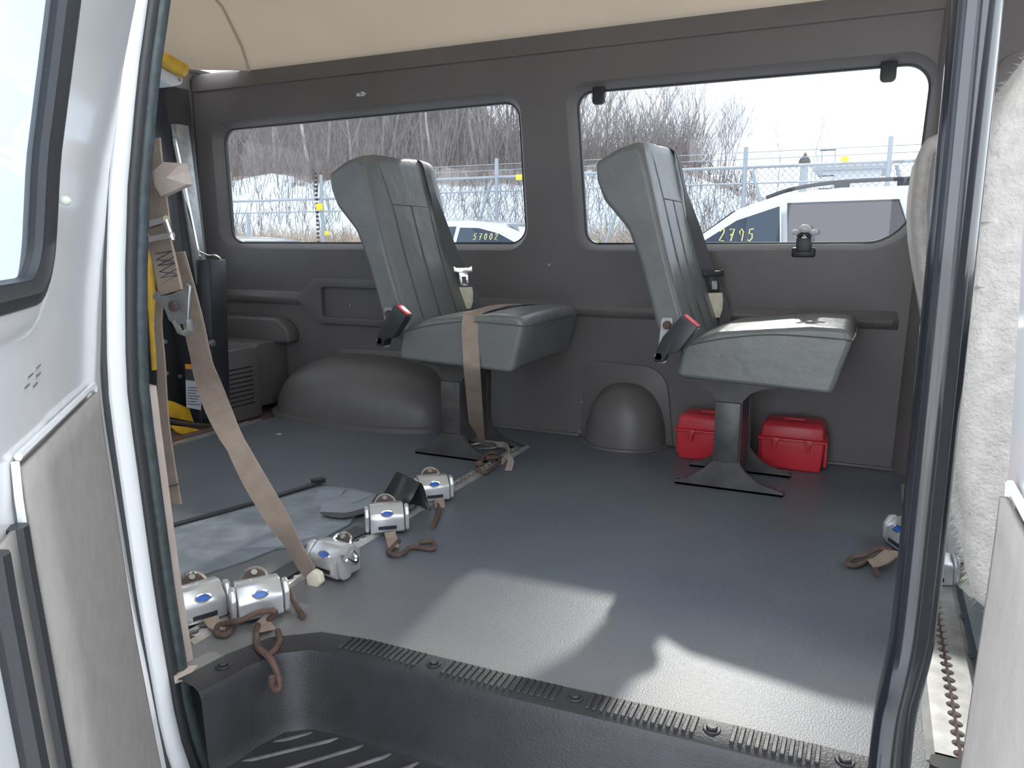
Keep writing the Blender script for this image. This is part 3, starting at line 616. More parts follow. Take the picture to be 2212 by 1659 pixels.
# ---- folded webbing bundle at the end of the centre track
rb = thing('webbing_bundle', 'rusty hook bundle with tan webbing at the track end under first seat', 'strap', (-1.06, 2.2, 0), world=True)
P_ = lambda px, py, z_=.012: Vector(onz(px, py, 0)) + Vector((0, 0, z_))
obj('webbing', MB().ribbon(smooth_path([P_(1040, 962), P_(1070, 968, .014), P_(1092, 976, .022), P_(1100, 990, .014), P_(1085, 1003, .008)], 5), Vector((0, 0, 1)), .020, .003), M_TAN2, rb)
obj('loose_end', MB().ribbon(smooth_path([P_(1094, 992, .016), P_(1103, 1002, .010), P_(1098, 1018, .003)], 4), Vector((1, .3, 0)), .022, .002), M_TAN2, rb)
obj('rusty_hook', MB().tube(smooth_path([P_(1025, 1020), P_(1045, 1028, .010), P_(1062, 1020, .012), P_(1080, 1005, .014), P_(1070, 993, .022), P_(1050, 995, .022), P_(1040, 1008, .016)], 5), .006, 6).ball(P_(1035, 1012, .016), .014, .014, .012), M_RUST, rb)
obj('buckle_plate', MB().box(-.022, .022, -.014, .014, -.004, .004, Matrix.Translation(P_(1062, 1000, .020)) @ Matrix.Rotation(R(45), 4, 'Z')), M_RUST, rb, bevel=.003)
# ================================================================== FLOOR TRACKS
def track(name, label, cx, y0, y1, w, pitch=.0254):
    t = thing(name, label, 'floor track', (cx, (y0 + y1) / 2, 0), kind='structure', world=True); del t['category']
    # slot: round pockets joined by a narrow channel
    n = int((y1 - y0 - .02) / pitch); ya = y0 + .01; left = []; right = []
    for k in range(n):
        yc = ya + (k + .5) * pitch
        for a_ in range(9):
            an = math.pi * (-.42 + .84 * a_ / 8); left.append((cx - .0095 * math.cos(an), yc + .0095 * math.sin(an)))
            right.append((cx + .0095 * math.cos(an), yc + .0095 * math.sin(an)))
    for sd_, pts, xe in ((-1, left, cx - w / 2), (1, right, cx + w / 2)):
        m_ = MB(); vs = []; fs = []
        for z_ in (.0, .0075):
            for p in pts: vs.append((p[0], p[1], z_)); vs.append((xe, p[1], z_))
        N = len(pts) * 2
        for i in range(len(pts) - 1):
            a_, b_, c_, d_ = 2 * i, 2 * i + 1, 2 * i + 3, 2 * i + 2
            fs += [(N + a_, N + b_, N + c_, N + d_), (a_, d_, N + d_, N + a_), (b_, N + b_, N + c_, c_)]
        m_.add(vs, fs); obj('rail_edge', m_, M_ALU, t, smooth=False)
    obj('slot_bed', MB().box(cx - w / 2 + .001, cx + w / 2 - .001, y0, y1, .0003, .0022), M_RUST, t, smooth=False)
    for s_ in (-1, 1): obj('sloping_edge', MB().loft([[(cx + s_ * w / 2, y, .0), (cx + s_ * w / 2, y, .0075), (cx + s_ * (w / 2 + .011), y, .0005)] for y in (y0, y1)], True, True, True), M_ALU, t, smooth=False)
    return t
track('floor_track', 'slotted aluminium floor track crossing the floor under the silver retractors', -1.068, .90, 2.375, .030)
track('floor_track', 'slotted aluminium floor track behind the front seats', .156, 1.10, 2.45, .064)
obj('track_end_cap', MB().prism(rpoly([(.115, 1.075), (.20, 1.075), (.192, 1.105), (.118, 1.105)], .008, 3), XY, 0, .010), M_BLACK)['kind'] = 'structure'
pp_ = struct('floor_plate', MB().box(.204, .30, 1.08, 1.72, .0, .004), M_BPLATE, bevel=.001); pp_['label'] = 'pale metal floor plate with bolts beside the front track'
for px, py in ((2082, 1338), (2099, 1422)):
    c = onz(px, py); obj('plate_bolt', MB().disc((c.x, c.y, .004), (0, 0, 1), .008, .002, 10), M_INK, pp_)
obj('dark_groove', MB().box(.200, .208, 1.35, 1.72, .003, .0047), M_INK, pp_, smooth=False)
# ================================================================== RETRACTORS
def retractor(label, x, y, rot, group=None):
    t = thing('belt_retractor', label, 'belt retractor', (x, y, 0), rot)
    hw = .041
    prof = rpoly([(-.036, .009), (.036, .009), (.036, .055), (.020, .070), (-.008, .073), (-.034, .050)], [.006, .004, .010, .012, .02, .022], 6)
    obj('casing', MB().prism(prof, YZ, -hw, hw), M_SILVER, t, bevel=.003, seg=2)
    obj('base_plate', MB().box(-.040, .040, -.028, .034, .0075, .0105), M_STEEL, t, smooth=False)
    for s_ in (-1, 1):
        k_ = MB(); c0 = s_ * (hw + .002)
        k_.prism(rpoly([(-.034, .016), (-.026, .008), (-.004, .008), (.000, .060), (-.010, .073), (-.026, .070), (-.036, .052)], .008, 4), YZ, c0, c0 + s_ * .010)
        obj('end_knob', k_, M_SILVER, t, bevel=.003)
    eb = MB()
    n_ = 24; fr_p = Vector((0, -.0305, .0555)); nv = Vector((0, -.74, .67)); uv = Vector((0, .67, .74))
    rim = [fr_p + Vector((1, 0, 0)) * .0155 * math.cos(2 * math.pi * k / n_) + uv * .0085 * math.sin(2 * math.pi * k / n_) for k in range(n_)]
    mid = [fr_p + Vector((1, 0, 0)) * .0125 * math.cos(2 * math.pi * k / n_) + uv * .0062 * math.sin(2 * math.pi * k / n_) for k in range(n_)]
    bd = obj('badge_rim', MB().loft([[p - nv * .004 for p in rim], [p + nv * .0015 for p in rim], [p + nv * .0005 for p in mid]], True, True), M_CHROME, t)
    obj('badge', MB().add([p + nv * .0008 for p in mid], [tuple(range(n_))]), M_BLUE, bd, smooth=False)
    obj('belt_slot', MB().box(-.022, .022, -.0372, -.030, .018, .0265), M_BLACK, t, smooth=False)
    # mounting foot with rusty ear at the back
    br = obj('mounting_ear', MB().prism([(.024 * math.cos(a_), .030 + .020 * math.sin(a_)) for a_ in [math.pi * k / 10 for k in range(11)]], lambda a_, b_, d_: (a_, .020 + (b_ - .03) * .9 + d_ * .4, .062 + (b_ - .03) * .9 + d_), 0, .004), M_RUST, t)
    obj('ear_rim', MB().tube([(.025 * math.cos(a_), .020 + .020 * math.sin(a_) * .9, .064 + .020 * math.sin(a_) * .9) for a_ in [math.pi * k / 10 for k in range(11)]], .0028, 6), M_CHROME, t)
    obj('ear_stud', MB().disc((0, .030, .073), (0, -.6, .75), .006, .006, 10), M_STEEL, br)
    obj('track_stud', MB().box(-.014, .014, .020, .052, .0076, .030), M_STEEL, t, bevel=.002)
    return t
R1 = retractor('silver belt retractor with upright rusty ear, nearest the doorway seal', -1.106, .972, R(65))
R2 = retractor('silver belt retractor whose rusty hook dangles over the step well', -1.018, 1.034, R(53))
R3 = retractor('silver belt retractor turned sideways where the long tan strap ends', -1.002, 1.245, R(-8))
R4 = retractor('silver belt retractor with a long rusty hook lying on the floor', -1.045, 1.502, R(39))
R5 = retractor('silver belt retractor with a short rusty hook, beside the black strap loop', -1.062, 1.750, R(43))
R6 = retractor('silver belt retractor on the front track with dirty webbing and rusty hook', .115, 1.905, R(-62))
R7 = retractor('silver belt retractor lying across the front track behind the black grab rail', .140, 1.735, R(20))
def hook(root, webpx, pathpx, r=.0058, w=.026, wz=.010, name='hook', m=M_TAN):
    root['_world'] = 0
    inv = (Matrix.Translation(root.location) @ Matrix.Rotation(root.rotation_euler.z, 4, 'Z')).inverted()
    cv = lambda q: inv @ (Vector(onz(q[0], q[1], q[2] if len(q) > 2 else .008)) if len(q) < 4 else Vector(ony(q[0], q[1], q[3])))
    if webpx:
        P0 = [cv(q) for q in webpx]; sdv = Vector((1, 0, 0))
        obj('webbing', MB().ribbon(smooth_path(P0, 4), sdv, w, .003), m, root)
    obj(name, MB().tube(smooth_path([cv(q) for q in pathpx], 6), r, 8), M_RUST, root)
hook(R4, [(842, 1150, .020), (846, 1164, .012), (850, 1182, .010)], [(862, 1168, .012), (845, 1186, .008), (838, 1192, .007), (850, 1199, .007), (870, 1196, .007), (888, 1182, .007), (932, 1186, .007), (938, 1178, .008), (932, 1170, .012), (905, 1172, .012)])
hook(R5, [(948, 1078, .022), (950, 1088, .016), (950, 1096, .012)], [(944, 1088, .014), (948, 1100, .010), (944, 1118, .007), (934, 1138, .007)])
hook(R1, [(455, 1335, .018), (466, 1350, .012), (490, 1352, .010)], [(498, 1330, .016), (505, 1348, .010), (490, 1370, .008), (470, 1368, .008), (475, 1350, .012), (520, 1340, .030), (560, 1322, .036), (595, 1322, .030), (580, 1340, .012)])
hook(R2, [(560, 1338, .018), (568, 1348, .010), (575, 1362, .012)], [(556, 1350, .012), (553, 1385, .010), (560, 1402, .012), (578, 1416, 0, .912), (594, 1440, 0, .905), (604, 1478, 0, .903), (598, 1490, 0, .897), (588, 1482, 0, .890), (588, 1462, 0, .888)], w=.030)
obj('hook_eye', MB().tube([ (Matrix.Translation(R2.location) @ Matrix.Rotation(R2.rotation_euler.z, 4, 'Z')).inverted() @ Vector(p) for p in smooth_path([onz(600, 1362, .012), onz(604, 1384, .010), onz(590, 1408, .008), onz(575, 1418, .008)], 4)], .0055, 8), M_RUST, R2)
hook(R3, None, [(628, 1278, .02), (636, 1300, .014), (650, 1325, .008), (656, 1332, .008)])
obj('crumpled_flange', MB().tube(smooth_path([(.052, -.03, .062), (.066, -.028, .058), (.070, -.01, .045), (.060, .005, .050), (.052, 0, .064)], 4), .005, 6), M_CHROME, R3)
hook(R6, [(1930, 1190, .03), (1905, 1210, .022), (1880, 1218, .014)], [(1925, 1188, .030), (1895, 1186, .024), (1868, 1200, .018), (1840, 1205, .012), (1832, 1218, .010), (1850, 1222, .008), (1880, 1210, .012), (1895, 1240, .008)], w=.036)
# ================================================================== RED BOXES
def red_box(label, x, y, w, d=.125, h=.152, rot=0):
    t = thing('red_box', label, 'box', (x, y, 0), rot)
    bz = .098
    obj('body', MB().loft([[(sx * (w / 2 - i_), sy * (d / 2 - i_), z_) for sx, sy in ((-1, -1), (1, -1), (1, 1), (-1, 1))] for z_, i_ in ((0, .008), (bz, 0))], True, True, True), M_RED, t, bevel=.006, seg=3)
    obj('rim', MB().box(-w / 2 - .006, w / 2 + .006, -d / 2 - .006, d / 2 + .006, bz - .004, bz + .004), M_RED, t, bevel=.002)
    ld = obj('lid', MB().loft([[(sx * (w / 2 - i_), sy * (d / 2 - i_), z_) for sx, sy in ((-1, -1), (1, -1), (1, 1), (-1, 1))] for z_, i_ in ((bz + .003, .001), (h - .012, .006), (h, .016))], True, True, True), M_RED, t, bevel=.006, seg=3)
    obj('carry_rib', MB().box(-w * .18, w * .18, -.012, .012, h - .002, h + .006), M_RED, ld, bevel=.003)
    for s_ in (-1, 1):
        l_ = obj('latch', MB().prism([(-.014, bz + .006), (.014, bz + .006), (.014, bz), (.007, bz - .010), (.006, bz - .030), (-.006, bz - .030), (-.007, bz - .010), (-.014, bz)], lambda a_, b_, d_: (s_ * w * .26 + a_, -d / 2 - d_, b_), .004, .011), M_RED, t, bevel=.0015)
        obj('end_rib', MB().box(s_ * (w / 2 - .002), s_ * (w / 2 + .008), -.02, .02, .01, bz - .006), M_RED, t, bevel=.002)
    return t
red_box('red plastic box beside the rounded hump cover, behind the seat leg', -.452, 2.515, .205)
red_box('red plastic box in front of the seat leg, towards the cab', -.198, 2.525, .190)
# ================================================================== SHEET, STRIP, STRAP LOOP, SCRAPS
sh = thing('floor_sheet', 'scuffed grey plastic sheet with a black edge and duct tape patches', 'sheet', (-1.35, 1.4, 0), world=True)
Q = lambda px, py, z_=.003: tuple(Vector(onz(px, py, 0)) + Vector((0, 0, z_)))
outl = [(340, 1152), (520, 1100), (686, 1052), (760, 1058), (815, 1070), (800, 1092), (770, 1112), (755, 1135), (725, 1150), (690, 1170), (640, 1186), (600, 1186), (540, 1210), (450, 1240), (370, 1262), (330, 1275)]
obj('sheet', MB().prism([Q(*p)[:2] for p in outl], XY, .0005, .004), M_MAT, sh, smooth=False)
for k, tp in enumerate(([(760, 1062), (806, 1072), (730, 1105), (690, 1098)], [(700, 1090), (800, 1095), (775, 1112), (690, 1110)], [(520, 1190), (600, 1165), (690, 1160), (600, 1186)], [(690, 1064), (745, 1062), (735, 1078), (680, 1080)])):
    obj('tape_patch', MB().prism([Q(*p)[:2] for p in tp], XY, .004, .0052 + .0006 * k), M_TAPE, sh, smooth=False)
obj('black_edge', MB().ribbon([Q(335, 1150, .006), Q(520, 1100, .007), Q(690, 1050, .010)], Vector((.9, -.4, 0)), .020, .005).box(-.018, .018, -.012, .012, -.006, .006, Matrix.Translation(Q(688, 1048, .014)) @ Matrix.Rotation(R(60), 4, 'Z')), M_BLACK, sh)
ls_ = MB().ribbon(smooth_path([Q(585, 1262, .006), Q(640, 1230, .008), Q(690, 1200, .008), Q(745, 1170, .009), Q(785, 1150, .010)], 4), Vector((.85, -.5, 0)), .048, .004)
tag(obj('rubber_strip', ls_, M_BLACK), 'flat dark grey rubber strip lying along the centre track', 'strip')
bs = thing('black_strap', 'black strap folded into an upright loop behind two silver retractors', 'strap', (-1.12, 1.62, 0), world=True)
prs = [(Vector(Q(798, 1112, .004)), Vector(Q(858, 1116, .004))), (Vector(ony(832, 1062, 1.63)), Vector(ony(886, 1084, 1.59))), (Vector(ony(853, 1026, 1.665)), Vector(ony(904, 1049, 1.625))), (Vector(ony(857, 1021, 1.675)), Vector(ony(908, 1044, 1.635))), (Vector(ony(865, 1026, 1.69)), Vector(ony(914, 1052, 1.65))), (Vector(ony(872, 1060, 1.70)), Vector(ony(922, 1080, 1.67))), (Vector(Q(880, 1090, .004)), Vector(Q(930, 1106, .004)))]
lL = smooth_path([p[0] for p in prs], 4); lR = smooth_path([p[1] for p in prs], 4)
obj('loop', MB().grid(lambda i_, t_: tuple(lL[i_].lerp(lR[i_], t_)), list(range(len(lL))), [0, .5, 1]), M_BLACK, bs, solid=.003)
obj('flat_tail', MB().ribbon(smooth_path([Vector(Q(694, 1117, .012)), Vector(Q(740, 1120, .008)), Vector(Q(790, 1110, .010)), Vector(Q(840, 1092, .012))], 5), Vector((.55, -.85, .1)), [.010, .02, .03, .036, .04] + [.044] * 11, .003), M_BELT, bs)
for i, (px, py, w_) in enumerate(((603, 938, .010), (478, 950, .008))):
    c = onz(px, py); sc = MB().prism(rpoly([(c.x - w_, c.y - w_ * .6), (c.x + w_ * .6, c.y - w_), (c.x + w_, c.y + w_ * .5), (c.x - w_ * .5, c.y + w_)], .001, 2), XY, .0002, .0012)
    tag(obj('paper_scrap', sc, M_PAPER, smooth=False), ['larger torn white scrap on the floor near wheel arch cover', 'smaller torn white scrap on the floor near the lift edge'][i], 'scrap')
c = onz(400, 1448); tag(obj('floor_scrap', MB().prism([Q(372, 1445)[:2], Q(428, 1440)[:2], Q(405, 1468)[:2], Q(378, 1478)[:2]], XY, .0005, .003), M_TAN2, smooth=False), 'pale tan card scrap in the floor corner by the door seal', 'scrap')
# ================================================================== SHOULDER BELT BY THE DOORWAY
sb = thing('shoulder_harness', 'tan shoulder harness hanging at the doorway with buckle and steel latch plate', 'harness', (-1.03, .93, .2), world=True)
K = lambda px, py, Y: Vector(ony(px, py, Y))
sdx = (K(360, 560, .93) - K(320, 560, .93)).normalized()
up_w = smooth_path([K(322, 300, .93), K(330, 380, .93), K(338, 440, .93), K(346, 500, .93), K(352, 560, .925), K(366, 630, .92)], 5)
obj('upper_webbing', MB().ribbon(up_w, sdx, .050, .003), M_TAN, sb)
p1 = K(356, 575, .915); d1 = (K(368, 622, .915) - K(352, 540, .915)).normalized()
obj('sewn_fold', MB().ribbon([K(340, 508, .916), K(352, 550, .914), K(370, 632, .912)], sdx, .051, .005), M_TAN, sb)
stt = MB()
for k in range(5):
    y0 = 548 + k * 13; stt.tube([K(336 + k * 3, y0, .9105), K(372 + k * 3, y0 - 6 + (10 if k % 2 else 0), .9105)], .0007, 4); stt.tube([K(372 + k * 3, y0 - 6, .9105), K(338 + k * 3, y0 + 13, .9105)], .0007, 4)
obj('stitching', stt, M_INK, sb)
obj('slide_adjuster', MB().tube([K(308, 489, .905), K(360, 474, .905)], .007, 8).tube([K(358, 476, .905), K(372, 520, .905)], .005, 8).tube([K(310, 520, .905), K(372, 508, .905)], .006, 8), M_CHROME, sb)
lpt = [(330, 642), (336, 628), (346, 642), (398, 628), (402, 612), (412, 618), (410, 645), (408, 690), (402, 698), (382, 702), (366, 692), (358, 670), (345, 655)]
obj('latch_plate', MB().prism([tuple(K(a_, b_, .90))[::2] for a_, b_ in lpt], XZ, .898, .903), M_STEEL, sb, bevel=.001, seg=1)
obj('latch_hook', MB().tube([K(377, 694, .90), K(388, 716, .90), K(400, 720, .90), K(410, 712, .90), K(408, 690, .90)], .005, 6), M_STEEL, sb)
obj('rivet', MB().disc(K(377, 661, .898), (0, -1, 0), .009, .006, 12), M_RUST, sb, bevel=.001)
ls = thing('long_tan_strap', 'long twisted tan strap running from the harness down to a silver retractor', 'strap', (-1.05, 1.1, 0), world=True)
lw = [(K(378, 545, .95), .046, sdx), (K(396, 610, .96), .048, sdx), (K(416, 690, .98), .050, sdx), (K(436, 780, 1.01), .050, sdx), (K(462, 860, 1.05), .048, Vector((.8, .5, .2))), (K(490, 925, 1.085), .044, Vector((.4, .8, .35))), (K(510, 962, 1.10), .042, Vector((.2, .85, .4))), (K(546, 1030, 1.13), .046, Vector((.5, .75, .3))), (K(590, 1105, 1.16), .048, Vector((.75, .55, .25))), (K(632, 1175, 1.18), .048, sdx), (K(664, 1230, 1.19), .046, sdx), (K(682, 1252, 1.195), .040, sdx)]
sp_ = smooth_path([a for a, b, c_ in lw], 5); nS = len(lw) - 1
wl = []; sl = []
for i in range(len(sp_)):
    t_ = i / 5; k = min(int(t_), nS - 1); f_ = t_ - k; wl.append(lw[k][1] * (1 - f_) + lw[k + 1][1] * f_); sl.append(lw[k][2] * (1 - f_) + lw[k + 1][2] * f_)
obj('webbing', MB().ribbon(sp_, sl, wl, .0022), M_TAN, ls)
tpc = [K(a_, b_, 1.185) for a_, b_ in ((664, 1242), (678, 1230), (692, 1238), (697, 1258), (684, 1272), (668, 1268))]
obj('cream_tape', MB().prism([(p.x, p.z) for p in tpc], XZ, 1.178, 1.196), M_CREAM, ls, bevel=.004)
obj('edge_stitch', MB().tube([p + Vector(s_).normalized() * (w_ / 2 - .002) for p, s_, w_ in zip(sp_, sl, wl)], .0014, 5), M_TAN2, ls)
# pale cloth bow knotted round the upper webbing
bw = MB(); c0 = K(334, 385, .92)
f1 = [K(330, 370, .92), K(352, 350, .925), K(392, 352, .93), K(396, 372, .935), K(404, 398, .935), K(375, 412, .925), K(348, 424, .92), K(334, 402, .915)]
cen = K(358, 384, .914); bw.add([tuple(p) for p in f1] + [tuple(cen)] + [tuple(p + Vector((0, .012, 0))) for p in f1], [(i, (i + 1) % 8, 8) for i in range(8)] + [(i, 9 + i, 9 + (i + 1) % 8, (i + 1) % 8) for i in range(8)] + [tuple(range(9, 17))[::-1]])
tag(obj('cloth_bow', bw, M_TAN2, ang=28), 'pale tan cloth knotted round the harness webbing, fanned into a bow', 'cloth')
obj('strap_tail', MB().ribbon(smooth_path([K(352, 600, .93), K(342, 690, .945), K(348, 780, .955), K(354, 900, .96), K(366, 1000, .96), K(374, 1060, .96), K(378, 1088, .96)], 4), sdx, [.012 + .022 * k / 24 for k in range(25)], .003), M_TAN, sb)
obj('tail_stitch', MB().tube([K(362, 1052, .957), K(386, 1046, .957)], .001, 4), M_INK, sb)
# ================================================================== WHEELCHAIR LIFT
lf = thing('wheelchair_lift', 'black folded wheelchair lift tower with yellow arms behind the floor edge', 'wheelchair lift', (-2.42, 2.05, -.012), world=True)
V = lambda px, py, X: Vector(onx(px, py, X))
def bar(pa, pb, w, d, wd=Vector((0, 1, 0))):
    """box-section bar between two points: w across wd, d along x"""
    rings = []
    for p in (Vector(pa), Vector(pb)):
        rings.append([p + wd * (sx * w / 2) + Vector((sy * d / 2, 0, 0)) for sx, sy in ((-1, -1), (1, -1), (1, 1), (-1, 1))])
    return MB().loft(rings, True, True, True)
obj('tower_post', bar(V(362, 190, -2.46) , V(440, 905, -2.36) + Vector((0, 0, 0)), .115, .10), M_LIFT, lf, bevel=.006)
obj('post_cap', MB().ball(V(340, 168, -2.46), .055, .075, .05), M_LIFT, lf)
obj('guide_rail', bar(V(388, 270, -2.38), V(437, 650, -2.36), .058, .03), M_STEEL, lf, bevel=.003)
obj('rail_edge', bar(V(377, 300, -2.36), V(447, 640, -2.34), .008, .012), M_CHROME, lf)
obj('lower_housing', bar(V(452, 560, -2.33), V(462, 900, -2.30), .085, .09), M_LIFT, lf, bevel=.006)
obj('platform_frame', bar(V(345, 560, -2.52), V(370, 930, -2.40), .16, .06), M_LIFT, lf, bevel=.006)
obj('hook_lever', MB().tube(smooth_path([V(430, 543, -2.30), V(448, 551, -2.30), V(462, 552, -2.30), V(474, 560, -2.30), V(476, 573, -2.30)], 4), [.003] * 8 + [.007] * 9, 6), M_STEEL, lf)
obj('hinge_knuckle', MB().disc(V(455, 741, -2.28), (1, 0, 0), .014, .014, 12), M_STEEL, lf, bevel=.002)
obj('hinge_plate', bar(V(455, 722, -2.285), V(455, 765, -2.285), .075, .012), M_LIFT, lf, bevel=.002)
for px, py in ((461, 570), (464, 622), (358, 806), (388, 813), (355, 738)): obj('bolt_head', MB().disc(V(px, py, -2.30 if px > 400 else -2.36), (1, 0, 0), .008, .008, 8), M_STEEL, lf)
lab = obj('warning_label', MB().add([V(400, 788, -2.297), V(437, 795, -2.297), V(434, 886, -2.297), V(403, 880, -2.297)], [(0, 1, 2, 3)]), M_PAPER, lf, smooth=False, solid=.001)
obj('label_header', MB().add([V(400, 786, -2.295), V(437, 789, -2.295), V(437, 798, -2.295), V(400, 796, -2.295)], [(0, 1, 2, 3)]), M_ORANGE, lab, smooth=False)
obj('label_dark_band', MB().add([V(400, 797, -2.2955), V(437, 799, -2.2955), V(436, 824, -2.2955), V(401, 821, -2.2955)], [(0, 1, 2, 3)]), M_DSTEEL, lab, smooth=False)
for k in range(7): obj('print_line', MB().add([V(405, 836 + 6 * k, -2.295), V(432 - (k % 3) * 4, 837.5 + 6 * k, -2.295), V(432 - (k % 3) * 4, 839 + 6 * k, -2.295), V(405, 837.5 + 6 * k, -2.295)], [(0, 1, 2, 3)]), M_INK, lab, smooth=False)
obj('yellow_handrail', MB().tube([V(318, 530, -2.46), V(328, 640, -2.44), V(338, 800, -2.40)], .016, 10), M_YEL, lf)
ya = [(352, 862), (375, 868), (408, 882), (412, 896), (418, 912), (360, 900), (345, 898)]
obj('yellow_side_plate', MB().prism([(V(a_, b_, -2.33).y, V(a_, b_, -2.33).z) for a_, b_ in ya], YZ, -2.345, -2.325), M_YEL, lf, bevel=.003)
yb = [(366, 918), (400, 922), (432, 928), (418, 934), (392, 938), (382, 935)]
obj('yellow_roll_stop', MB().prism([(V(a_, b_, -2.29).y, V(a_, b_, -2.29).z) for a_, b_ in yb], YZ, -2.300, -2.285), M_YEL, lf, bevel=.002)
obj('platform_edge', MB().tube([V(345, 905, -2.30), V(400, 915, -2.295), V(470, 922, -2.285), V(490, 925, -2.285)], .009, 6), M_DSTEEL, lf)
obj('lower_deck', MB().box(-2.60, -2.24, 1.0, 2.15, -.012, .0), M_STAIN, lf, smooth=False)
# ---- overhead yellow bar on its white bracket
ob = thing('overhead_bar', 'yellow padded head bar on a white bracket under the rear roof', 'bar', (-2.3, 2.1, 1.3), world=True)
obj('bar', MB().tube([V(250, 72, -2.34), V(330, 116, -2.34), V(398, 153, -2.34)], .026, 14), M_YEL, ob, bevel=.004)
wb = [(332, 133), (345, 140), (372, 155), (398, 168), (396, 182), (372, 188), (355, 178), (330, 160)]
obj('bracket', MB().prism([(V(a_, b_, -2.36).y, V(a_, b_, -2.36).z) for a_, b_ in wb] , YZ, -2.70, -2.36), M_WPLAST, ob, bevel=.01, seg=3)
obj('bracket_screw', MB().disc(V(388, 172, -2.358), (1, 0, 0), .006, .004, 10), M_STEEL, ob)
# ================================================================== GRAB RAIL
gp = [(.064, .86, 1.30), (.064, .86, .95), (.0645, .86, .60), (.0645, .86, .40), (.064, .86, .32), (.063, .862, .28), (.060, .869, .24), (.0568, .878, .20), (.0556, .882, .16), (.0555, .883, .12), (.0555, .883, .0), (.0555, .883, -.14)]
gr = thing('grab_rail', 'glossy black tubular grab rail standing in the doorway', 'grab rail', (.0555, .883, -.14), world=True)
obj('tube', MB().tube(smooth_path(gp, 5), .0215, 20), M_GLOSSB, gr)
obj('foot_flange', MB().disc((.0555, .883, -.14), (0, 0, 1), .036, .008, 16), M_BLACK, gr, bevel=.002)
# ================================================================== FRONT SEATS
def traced(poly, Y0, Y1, rnd=.04):
    """outline given in (x, z) at Y0, sections across y with soft edges"""
    secs = []; W_ = Y1 - Y0
    for t_, i_ in ((0, .019), (0, .017), (.006, .009), (.018, .003), (.035, 0), (.35, 0), (.65, 0), (.965, 0), (.982, .003), (.994, .009), (1, .017), (1, .019)):
        secs.append([(a_, Y0 + t_ * W_, b_) for a_, b_ in grow(poly, -i_)])
    return MB().loft(secs, True, True, True)
ds = thing('driver_seat', 'driver seat back with grey vinyl shell and pale plush edge', 'seat', (.40, 2.2, 0), world=True)
dy = 2.02
op = [(1998, 300), (1984, 330), (1974, 400), (1970, 450), (1974, 520), (1986, 600), (2000, 680), (2014, 760), (2022, 820)]
dl = [(ony(a_, b_, dy).x, ony(a_, b_, dy).z) for a_, b_ in op]
poly = dl + [(.33, .30), (.40, .32), (.345, .60), (.300, .80), (.275, .985), (.24, 1.0)]
obj('backrest', traced(rpoly(poly, .03, 3), dy, dy + .45), M_PLUSH, ds, ang=70)
inn = [(a_ + .030, b_) for a_, b_ in dl][1:] + [(.32, .32), (.385, .34), (.335, .60), (.295, .80), (.268, .97), (.22, .982)]
obj('side_shell', MB().prism(rpoly(inn, .015, 3), XZ, dy - .012, dy + .03), M_TRIM, ds, bevel=.008, seg=3)
obj('seat_base', MB().box(.30, .82, dy, dy + .46, .02, .36), M_PLUSH, ds, bevel=.05, seg=4)
obj('headrest', MB().loft([[(.255 + .055 * math.cos(a_) * k_, dy + .10 + .25 * t_, 1.06 + .065 * math.sin(a_) * k_) for a_ in [2 * math.pi * q / 14 for q in range(14)]] for t_, k_ in ((0, .6), (.03, .9), (.1, 1), (.9, 1), (.97, .9), (1, .6))], True, True, True), M_TRIM, ds)
ps = thing('front_passenger_seat', 'front passenger seat wrapped in shaggy pale grey plush cover', 'seat', (.40, 1.4, 0), world=True)
py_ = 1.22
op = [(2215, 120), (2190, 178), (2155, 240), (2132, 300), (2122, 380), (2112, 480), (2098, 620), (2084, 760), (2072, 900), (2070, 1010), (2078, 1080), (2090, 1150), (2083, 1190), (2090, 1240), (2104, 1300)]
pl2 = [(ony(a_, b_, py_).x, ony(a_, b_, py_).z) for a_, b_ in op]
poly = pl2 + [(.33, .06), (.38, .25), (.36, .55), (.34, .80), (.32, .98), (.27, 1.03)]
obj('backrest', traced(rpoly(poly, .03, 3), py_, py_ + .46), M_PLUSH, ps, ang=70)
obj('seat_base', MB().box(.33, .82, py_, py_ + .46, .02, .38), M_PLUSH, ps, bevel=.05, seg=4)
# shaggy nap: short fibres over the passenger seat cover
nap = MB(); rnd = random.Random(5)
src = [o for o in ps.children if o.name.startswith('backrest')][0].data
pv = [src.vertices[i].co.copy() for i in range(len(src.vertices))]
fs_ = [(f.center.copy(), f.normal.copy(), f.area, [src.vertices[i].co.copy() for i in f.vertices]) for f in src.polygons if f.area > 1e-6]
tot = sum(f[2] for f in fs_)
for ce, no, ar, vv in fs_:
    if no.x > .75: continue
    for k in range(int(9000 * ar / tot)):
        w_ = [rnd.random() ** 1 for _ in vv]; s_ = sum(w_); p = Vector()
        for q, x_ in zip(vv, w_): p += q * (x_ / s_)
        if len(vv) == 4:
            u_, v_ = rnd.random(), rnd.random(); p = vv[0] * (1 - u_) * (1 - v_) + vv[1] * u_ * (1 - v_) + vv[2] * u_ * v_ + vv[3] * (1 - u_) * v_
        tip = p + no * rnd.uniform(.004, .010) + Vector((rnd.uniform(-.006, .006), rnd.uniform(-.006, .006), rnd.uniform(-.012, .002)))
        sd_ = Vector((rnd.uniform(-1, 1), rnd.uniform(-1, 1), rnd.uniform(-1, 1))).normalized() * .0008
        nap.add([p - sd_, p + sd_, tip], [(0, 1, 2)])
obj('plush_nap', nap, M_PLUSH, ps, smooth=False, kind='stuff')
